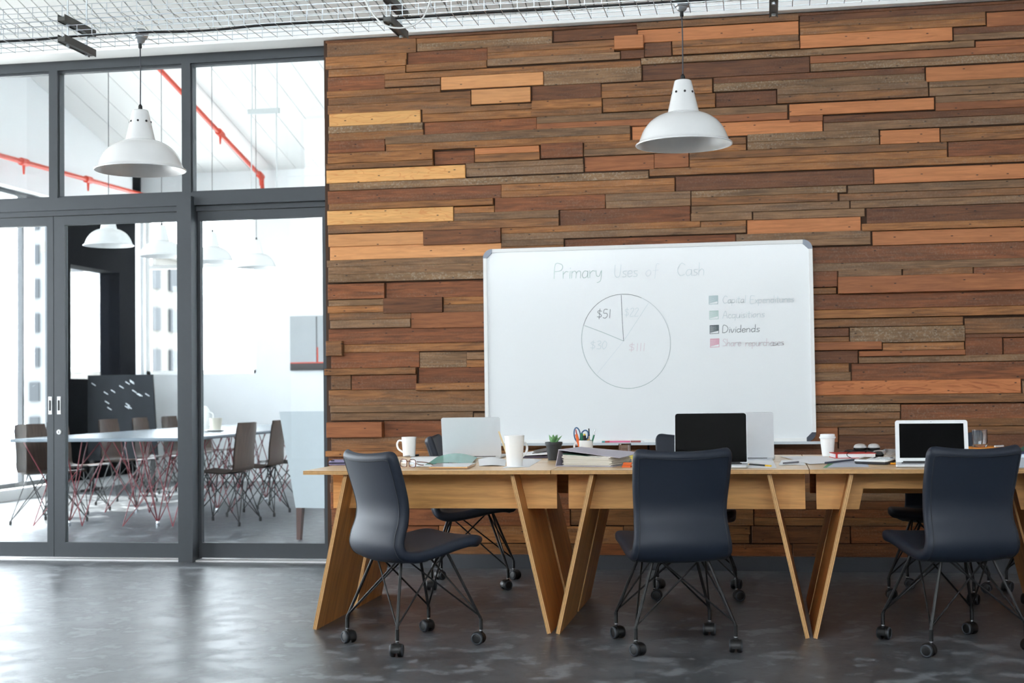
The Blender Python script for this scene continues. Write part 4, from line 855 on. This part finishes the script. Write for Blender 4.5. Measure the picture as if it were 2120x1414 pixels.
# lilac pouch at the left end
p = G(705, 962); pc = thing('fabric_pouch', 'flat lilac pouch at the partition end of the desks', 'pouch', (p.x, p.y, TZ+.001), R_(10))
obj('body', MB().cbox(-.05, .09, -.08, .08, 0, .022, .01), mat('lilac_fabric', (146, 138, 172), .8, bump=.2), pc); obj('stripe', MB().box(-.052, .05, -.0815, -.079, .008, .014), mat('dark_navy_fabric', (38, 38, 54), .8), pc); obj('zip_pull', MB().cbox(-.04, -.02, -.084, -.076, .022, .026, .003), BLACKP, pc)
# open dark folder with papers, between tall mug and plant
p = G(1110, 948); fo = thing('open_folder', 'dark folder with white sheets lying open left of the plant', 'folder', (p.x, p.y, TZ+.001), R_(6))
obj('cover', MB().box(-.10, .09, -.05, .17, 0, .010), mat('plum_card', (78, 68, 84), .6), fo)
obj('page', MB().hexa([(-.10, -.05, .012), (.09, -.05, .020), (.09, .15, .034), (-.10, .15, .014)], [(-.10, -.05, .014), (.09, -.05, .028), (.09, .15, .046), (-.10, .15, .018)]), PAPER, fo)
obj('flap', MB().hexa([(-.02, -.02, .022), (.12, .0, .045), (.12, .17, .055), (-.02, .17, .03)], [(-.02, -.02, .024), (.12, .0, .048), (.12, .17, .058), (-.02, .17, .033)]), mat('brown_card', (90, 80, 76), .6), fo)
# sticky notes right of binder
for (lab, px, py, c, s, rz_) in (('yellow sticky note pad crumpled beside the tumbler', 1312, 950, (228, 214, 110), .05, .4), ('blue sticky note pad beside the ring binder', 1300, 960, (120, 160, 200), .035, .1), ('orange sticky note pad at the front of the middle desk', 1298, 967.5, (236, 110, 48), .04, -.1), ('cream sticky notes behind the middle chair', 1300, 946, (230, 224, 190), .06, -.5)):
    p = G(px, py); o = thing('sticky_notes', lab, 'sticky notes', (p.x, p.y, TZ), rz_); m_ = mat('note_%d' % px, c, .7)
    obj('pad', MB().box(-s/2, s/2, -s/2, s/2, .0006, .007), m_, o)
    obj('curled_sheet', MB().sheet(lambda u, v, s=s: (-s/2+s*u, -s/2+s*v, .0072+.014*v*v), 3, 5, .0005), m_, o)
# red notebook with elastic
p = G(1768, 949); nb = thing('notebook', 'red notebook with white pages and a dark elastic band', 'notebook', (p.x, p.y, TZ+.003), R_(8)); RC = mat('red_cover', (196, 42, 36), .5)
obj('cover', MB().box(-.105, .10, -.05, .10, 0, .003).box(-.105, .10, -.05, .10, .022, .025), RC, nb); obj('page_block', MB().box(-.101, .096, -.047, .097, .003, .022), PAPER, nb); obj('spine', MB().box(-.10, -.09, -.051, -.0485, 0, .025), RC, nb)
obj('elastic_band', MB().tube(spline([(-.02, -.056, .0), (-.045, -.058, .014), (-.035, -.05, .029), (.03, .02, .030), (.07, .0, .034), (.05, -.03, .029)], 5), .0016, 6), BLACKP, nb)
# black case and two computer mice
p = Vector((aty(1786, 941, 7.4).x, 7.4, TZ)); cs = thing('equipment_case', 'flat black case behind the red notebook', 'case', (p.x+.01, p.y+.06, TZ+.001), R_(-3))
obj('body', MB().cbox(-.10, .10, -.05, .06, 0, .032, .012), mat('black_case', (30, 30, 32), .5), cs); obj('flap', MB().cbox(-.13, -.03, -.03, .05, .001, .024, .008), mat('grey_case', (66, 68, 70), .6), cs)
for lab, px, s in (('silver topped computer mouse on the black case, left one', 1781, 1.), ('silver topped computer mouse on the black case, right one', 1809, .92)):
    q = aty(px, 930, cs.location.y+.0); o = thing('computer_mouse', lab, 'mouse', (q.x, q.y, TZ+.034), R_(80), 'mice on the case')
    def dome(u, v, s=s, h=.022, b0=0.):
        r = u; a = 2*PI*v; return (.052*s*r*math.cos(a), .034*s*r*math.sin(a), b0+h*math.sqrt(max(0, 1-r**2.6)))
    obj('shell', MB().grid(lambda u, v, s=s: dome(1-u, v, s, .020, .012), 8, 24), ALU, o, smooth=80)
    obj('base', MB().lathe([(0, 0), (.030*s, 0), (.0345*s, .004), (.0345*s, .0115), (0, .0118)], 24), BLACKP, o).scale = (1.5, 1, 1)
# calculator
p = G(1812, 961); ca = thing('calculator', 'white desk calculator at the front of the right desk', 'calculator', (p.x, p.y, TZ+.006), rot=(R_(5), 0, R_(-28)))
obj('body', MB().cbox(-.082, .082, -.052, .052, .0, .012, .010), mat('dark_calculator_base', (48, 48, 52), .5), ca)
tp = obj('top_plate', MB().cbox(-.083, .083, -.053, .053, .012, .020, .010), WHP, ca)
obj('display', MB().box(-.066, -.030, -.032, .035, .0200, .0212), mat('lcd', (84, 84, 72), .3), ca)
for i in range(5):
    for j in range(4): obj('key', MB().cbox(-.016+i*.019, -.002+i*.019, -.042+j*.022, -.026+j*.022, .020, .0232, .002), mat('key_dark', (70, 70, 76), .5) if (i == 0 and j > 1) or (i == 4 and j == 3) else mat('key_white', (228, 230, 234), .4), ca)
# clear safety glasses beside the laptop
p = G(1838, 947); sg = thing('safety_glasses', 'clear plastic safety glasses left of the white framed laptop', 'glasses', (p.x+.03, p.y-.06, TZ+.001), R_(28)); CLR = mat('clear_plastic', (235, 238, 240), .05, var=0, trans=.9)
obj('shield', MB().sheet(lambda u, v: (-.06+.12*u, -.03*math.sin(PI*u), .002+.042*v), 14, 4, .002), CLR, sg, smooth=80)
for s in (-1, 1):
    obj('temple', MB().tube(spline([(s*.06, .0, .034), (s*.066, .05, .036), (s*.06, .10, .028), (s*.055, .13, .012)], 4), .0032, 8), CLR, sg, smooth=60)
    obj('hinge_disc', MB().lathe([(.0, -.002), (.012, -.002), (.012, .002), (0, .002)], 16, (s*.062, .0, .032), 'X'), CLR, sg, smooth=60)
# right end: orange book, tumbler, blue folder
p = Vector((aty(2045, 925, 7.45).x, 7.45, TZ)); ob = thing('orange_notebook', 'orange notebook under the glass tumbler at the right', 'notebook', (p.x, p.y, TZ), R_(6)); OC = mat('orange_cover', (226, 142, 40), .5)
obj('cover', MB().box(-.09, .10, -.06, .12, .001, .004).box(-.09, .10, -.06, .12, .042, .045), OC, ob); obj('page_block', MB().box(-.087, .097, -.057, .117, .004, .042), mat('orange_edge_pages', (232, 170, 90), .7), ob)
tumbler('barrel shaped clear glass standing on the orange notebook', (aty(2028.5, 920, p.y).x, p.y, TZ+.0455), .038, .088)
flatpen('silver pen lying on the orange notebook', (2060, 945), (2082, 944), .005, [('barrel', .8, SILVER, (1, 1)), ('tip', .2, CHROME, (1, .4))], TZ+.0455)
p = Vector((aty(2120, 930, 7.3).x, 7.3, TZ)); bf = thing('blue_folder', 'dark blue folder with papers at the right edge of the photo', 'folder', (p.x+.06, p.y, TZ+.001), R_(-8))
obj('cover', MB().hexa([(-.09, -.10, .02), (.16, -.10, .045), (.16, .14, .045), (-.09, .14, .02)], [(-.09, -.10, .023), (.16, -.10, .048), (.16, .14, .048), (-.09, .14, .023)]), mat('blue_card', (40, 66, 112), .5), bf)
obj('page', MB().hexa([(-.08, -.11, .001), (.16, -.11, .001), (.16, .13, .001), (-.08, .13, .001)], [(-.08, -.11, .018), (.16, -.11, .040), (.16, .13, .040), (-.08, .13, .018)]), mat('bluish_paper', (212, 224, 236), .7), bf)
obj('green_tab', MB().hexa([(-.11, .06, .02), (-.04, .06, .03), (-.04, .1, .03), (-.11, .1, .02)], [(-.09, .06, .03), (-.05, .06, .055), (-.05, .1, .055), (-.09, .1, .03)]), mat('green_card', (48, 82, 66), .7), bf)

# ================================================================== MEETING ROOM
MT = mat('grey_table_laminate', (122, 132, 140), .22, var=.04)
REDW = mat('red_wire', (124, 38, 48), .4); WALN = wood('walnut_shell', (88, 69, 58), (60, 45, 37), along=(24, 24, 2), rough=.4, contrast=.2, bump=.02, randv=.05)
mt = thing('conference_table', 'long grey conference table on red wire legs behind the glass', 'table', (-5.44, 13.1, 0))
obj('tabletop', MB().cbox(-.79, .79, -2.25, 2.3, .722, .75, .02), MT, mt)
for (sx, yy) in [(s, y_) for y_ in (-1.95, -.65, .65, 1.95) for s in (-1, 1)]:
    mb = MB(); f0 = Vector((sx*.40, yy, .03))
    for (dx, dy) in ((-.26, -.28), (.26, -.28), (.26, .28), (-.26, .28), (0, .34), (0, -.34)): mb.tube([f0, (sx*.40+dx, yy+dy, .722)], .0048, 5)
    for dx in (-.22, .22): mb.tube([(sx*.40+dx, yy-.2, .02), (sx*.40-dx*.8, yy+.25, .722)], .0048, 5); mb.tube([(sx*.40+dx, yy-.2, .02), (sx*.40+dx, yy+.3, .722)], .0048, 5)
    lg = obj('leg', mb, REDW, mt); obj('foot', MB().lathe([(.014, 0), (.016, .03), (.008, .06)], 10, tuple((f0.x, f0.y, 0))), CHROME, lg)
# shell chairs
sp2 = spline([(-.24, .86), (-.215, .74), (-.19, .60), (-.178, .50), (-.150, .45), (-.08, .435), (.08, .445), (.19, .455), (.22, .445)], 4)
def shell(a, c):
    mb = MB(); P = sp2[a:c]
    def f(u, v):
        i = min(int(u*(len(P)-1)+1e-6), len(P)-1); p = P[i]; vv = 2*v-1; g_ = i+a; hw = .205+.012*min(1, g_/12) - (.012 if g_ < 2 else 0); k = .035*max(0, 1-g_/16)+.008
        return (vv*hw, p[0]+k*vv*vv, p[1]+(.006*vv*vv if g_ > 16 else 0))
    n = len(P)-1; mb.grid(f, n, 8); mb.grid(lambda u, v: Vector(f(u, 1-v))+Vector((0, -.011 if a < 10 else -.004, -.003 if a < 10 else -.011)), n, 8); return mb
ME_S1 = mesh('backrest', shell(0, 17), WALN); ME_S2 = mesh('seat', shell(16, len(sp2)), WALN)
ME_SL = []
for i, (sx, sy) in enumerate(((1, -1), (1, 1), (-1, 1), (-1, -1))):
    mb = MB(); b0 = Vector((sx*.23, sy*.22, .03))
    for (tx_, ty_) in ((sx*.12, sy*.12), (-sx*.12, sy*.12), (sx*.12, -sy*.12)): mb.tube([(tx_, ty_, .435), b0], .005, 5)
    mb.lathe([(.012, 0), (.013, .03), (.006, .04)], 8, (b0.x, b0.y, 0)); ME_SL.append(mesh('leg', mb, BLACKM))
for m_ in (ME_S1, ME_S2): m_.polygons.foreach_set('use_smooth', [True]*len(m_.polygons))
def shell_chair(label, x, y, rz):
    c = thing('shell_chair', label, 'chair', (x, y, 0), rz, 'brown shell chairs around the conference table'); obj('backrest', None, None, c, me=ME_S1); obj('seat', None, None, c, me=ME_S2)
    for m_ in ME_SL: obj('leg', None, None, c, me=m_)
    return c
ords = ['first', 'second', 'third', 'fourth', 'fifth', 'sixth']
for i, y_ in enumerate((11.4, 12.45, 13.5, 14.25, 15.0, 15.9)): shell_chair('brown shell chair, %s from the glass on the window side of the table' % ords[i], -6.44+(.28 if i == 0 else 0), y_, R_(-92+(-8 if i == 0 else 3*i % 5)))
for i, y_ in enumerate((11.45, 12.3, 13.1)): shell_chair('brown shell chair, %s from the glass on the near wall side of the table' % ords[i], -4.56-.02*i, y_, R_(88+4*i))
# white upholstered chair by the partition
wc = thing('upholstered_chair', 'tall white upholstered chair behind the right hand glass door', 'chair', (-3.25, 10.42, 0), R_(-8)); UPH = mat('white_upholstery', (206, 212, 214), .85, var=.04, bump=.1); LGW = mat('dark_leg_wood', (96, 66, 58), .5)
obj('backrest', MB().hexa([(-.22, -.26, .24), (.22, -.26, .24), (.22, -.18, .24), (-.22, -.18, .24)], [(-.31, -.34, .965), (.31, -.34, .965), (.31, -.27, .965), (-.31, -.27, .965)]), UPH, wc)
obj('seat', MB().cbox(-.24, .24, -.2, .28, .24, .46, .03), UPH, wc)
for sx in (-1, 1):
    for sy in (-.24, .24): obj('leg', MB().hexa([(sx*.2-.016, sy-.016, 0), (sx*.2+.016, sy-.016, 0), (sx*.2+.016, sy+.016, 0), (sx*.2-.016, sy+.016, 0)], [(sx*.19-.024, sy-.024, .24), (sx*.19+.024, sy-.024, .24), (sx*.19+.024, sy+.024, .24), (sx*.19-.024, sy+.024, .24)]), LGW, wc)
# dark standing board near the corner
db = thing('standing_board', 'dark grey standing board with chalk marks near the black window', 'board', (-7.36, 15.3, 0), R_(3)); DB = mat('slate_board', (40, 43, 47), .8, spec=.1, var=.15, scale=8)
obj('panel', MB().hexa([(-.40, -.02, .35), (.44, -.02, .35), (.44, .02, .35), (-.40, .02, .35)], [(-.40, -.02, 1.34), (.38, -.02, 1.34), (.38, .02, 1.34), (-.40, .02, 1.34)]), DB, db)
WMARK = mat('whitish', (190, 196, 200), .9)
rc = random.Random(3)  # small whitish marks scattered over the upper part of the panel
for i in range(16):
    x_, z_ = rc.uniform(-.36, .3), rc.uniform(.95, 1.30); obj('whitish_mark', MB().hexa([(x_, -.023, z_), (x_+.05, -.023, z_-.03), (x_+.05, -.0215, z_-.03), (x_, -.0215, z_)], [(x_, -.023, z_+.012), (x_+.05, -.023, z_-.02), (x_+.05, -.0215, z_-.02), (x_, -.0215, z_+.012)]), WMARK, db)
for s in (-.36, .38): obj('support', MB().box(s-.02, s+.02, -.02, .02, 0, .35).box(s-.03, s+.03, -.25, .25, 0, .03), BLACKM, db)
# picture on the far wall
pa, pb = aty(602, 655, YF), aty(690, 766, YF); pw, ph = pb.x-pa.x, pa.z-pb.z
pic = thing('wall_picture', 'grey abstract picture with red lines on the far white wall', 'picture', (pa.x, YF-.02, pb.z))
PG = mat('picture_grey', (176, 180, 182), .7, var=.12, scale=3)
obj('canvas', MB().box(0, pw, -.015, .018, 0, ph), PG, pic)
for (a, c, d, e, m) in ((.62, .64, .1, .98, mat('picture_dark', (70, 66, 66), .7)), (.0, 1., .0, .13, mat('picture_dark', (70, 66, 66), .7)), (.0, .3, .06, .10, RED), (.635, .665, .13, .42, RED), (.3, .55, .0, .12, mat('picture_black', (40, 38, 38), .7)), (0, 1, .13, .15, RED)): obj('brush_band', MB().box(a*pw, c*pw, -.0175-.0008*c, -.0152, d*ph, e*ph), m, pic)
# cup and saucer on the conference table
p = G(447, 893, .75); cu = thing('cup_and_saucer', 'white cup on a saucer on the conference table', 'cup', (p.x, p.y, .751)); obj('saucer', MB().lathe([(0, 0), (.06, 0), (.10, .012), (.098, .016), (.06, .006), (0, .006)], 28), PORC, cu, smooth=40)
obj('body', MB().lathe([(0, .007), (.045, .007), (.062, .125), (.058, .125), (.042, .014), (0, .014)], 28), mat('beige_porcelain', (206, 200, 186), .3), cu, smooth=40)
p = G(433, 893, .75); th = thing('thermos_jug', 'tall white thermos jug standing next to the cup', 'jug', (p.x-.09, p.y+.10, .751)); obj('body', MB().lathe([(0, 0), (.05, 0), (.05, .19), (.03, .23), (0, .24)], 28), PORC, th, smooth=40); obj('handle', MB().tube(spline([(.045, 0, .18), (.085, 0, .16), (.08, 0, .08), (.048, 0, .05)], 4), .008, 8), PORC, th, smooth=60)
# meeting room lamps; the first stands in for a reflection in the glass
for lab, px, py, y_ in (('white pendant lamp standing in for an office lamp reflected in the glass', 225, 508, 10.9), ('white pendant lamp second behind the glass door', 335, 530, 11.9), ('white pendant lamp third, seen through the right hand door', 440, 541, 12.6), ('white pendant lamp farthest right over the conference table', 531, 553, 13.6)):
    q = aty(px, py, y_); pendant(lab, q.x, y_, q.z, .205, cz2(y_)+.0, 'pendant lamps over the conference table', ENAMEL, False, False)
# red sprinkler pipes
def pipe(label, pts, fit, r=.026):
    o = thing('sprinkler_pipe', label, 'pipe', pts[0]); q0 = Vector(pts[0]); obj('pipe', MB().tube([Vector(p)-q0 for p in pts], r, 10), RED, o, smooth=60)
    for t_ in fit:
        c = Vector(pts[0]).lerp(Vector(pts[1]), t_)-q0; d_ = (Vector(pts[1])-Vector(pts[0])).normalized(); obj('coupling', MB().tube([c-d_*.06, c+d_*.06], r*1.6, 10), RED, o); obj('sprinkler_head', MB().tube([c, c-Vector((0, 0, .13))], [.02, .010], 8), RED, o)
    return o
s_ = aty(543, 368, YF-.15); e_ = aty(318, 130, 13.7); d_ = (e_-s_).normalized()
pipe('red sprinkler pipe running down the sloping meeting room ceiling', [tuple(s_+d_*5.0), tuple(s_), tuple(s_-Vector((0, 0, .14)))], (.72, .985))
n1, n2_ = aty(0, 322, 13.2), aty(302, 405, YF-.3)
pipe('red sprinkler pipe running level along the window wall', [tuple(n1.lerp(n2_, -.6)), tuple(n2_)], (.46, .72))
# hanger frame
hf = aty(520, 237, 13.2); hg = thing('lighting_trapeze', 'thin grey hanging frame under the meeting room ceiling', 'hanger', tuple(hf)); wd_ = aty(572, 237, 13.2).x-hf.x
LG = mat('pale_grey_steel', (196, 200, 200), .4)
obj('crossbar', MB().box(-.03, wd_+.03, -.02, .02, 0, .05), LG, hg)
for s in (0, wd_): obj('rod', MB().tube([(s, 0, -1.05), (s, 0, 0)], .006, 6), LG, hg)
for s in (0, wd_): obj('rod', MB().tube([(s, .03, .05), (s, .03, cz2(13.23)-hf.z-.03)], .006, 6), LG, hg)

# ================================================================== OUTSIDE
def building(label, x, y, w_, d_, z0, h, m, wm_, nx, nz, wy_=.55, wx_=.5, roof=None):
    o = thing('office_building', label, 'building', (x, y, z0)); obj('wall', MB().box(0, w_, 0, d_, 0, h), m, o)
    me = mesh('window', MB().box(0, w_/nx*wx_, -.12, .05, 0, h/nz*wy_), wm_); me2 = mesh('window', MB().box(w_-.05, w_+.12, 0, d_/4*.45, 0, h/nz*wy_), wm_)
    for i in range(nx):
        for j in range(nz): obj('window', None, None, o, (w_/nx*(i+.5-wx_/2), 0, h/nz*(j+.5-wy_/2)), me=me)
    for i in range(4):
        for j in range(nz): obj('window', None, None, o, (0, d_/4*(i+.27), h/nz*(j+.5-wy_/2)), me=me2)
    obj('roof', MB().box(-.3, w_+.3, -.3, d_+.3, h, h+.5), m, o)
    return o
BW = mat('pale_concrete', (104, 102, 98), .9); BG = mat('grey_concrete', (112, 114, 116), .9); WG = mat('building_glass', (44, 48, 52), .5)
building('pale office block with rows of windows outside the black window', -31.3, 58, 3.6, 8, -6, 13.5, BW, WG, 4, 7)
building('grey office block far outside at the left', -44.8, 80, 2.6, 6, -6, 19, BG, WG, 2, 9)
tw = building('white tower outside the far window', -26.0, 72, 4.2, 4, -6, 13, mat('white_render', (160, 160, 158), .9), WG, 1, 3, .3, .1)
obj('upper_tier', MB().box(.8, 3.6, .6, 3.4, 13, 16.5), mat('white_render', (160, 160, 158), .9), tw); obj('dome', MB().lathe([(1.5, 16.5), (1.3, 17.4), (.8, 18.1), (0, 18.4)], 20, (2.2, 2, 0)), mat('white_render', (160, 160, 158), .9), tw, smooth=60)
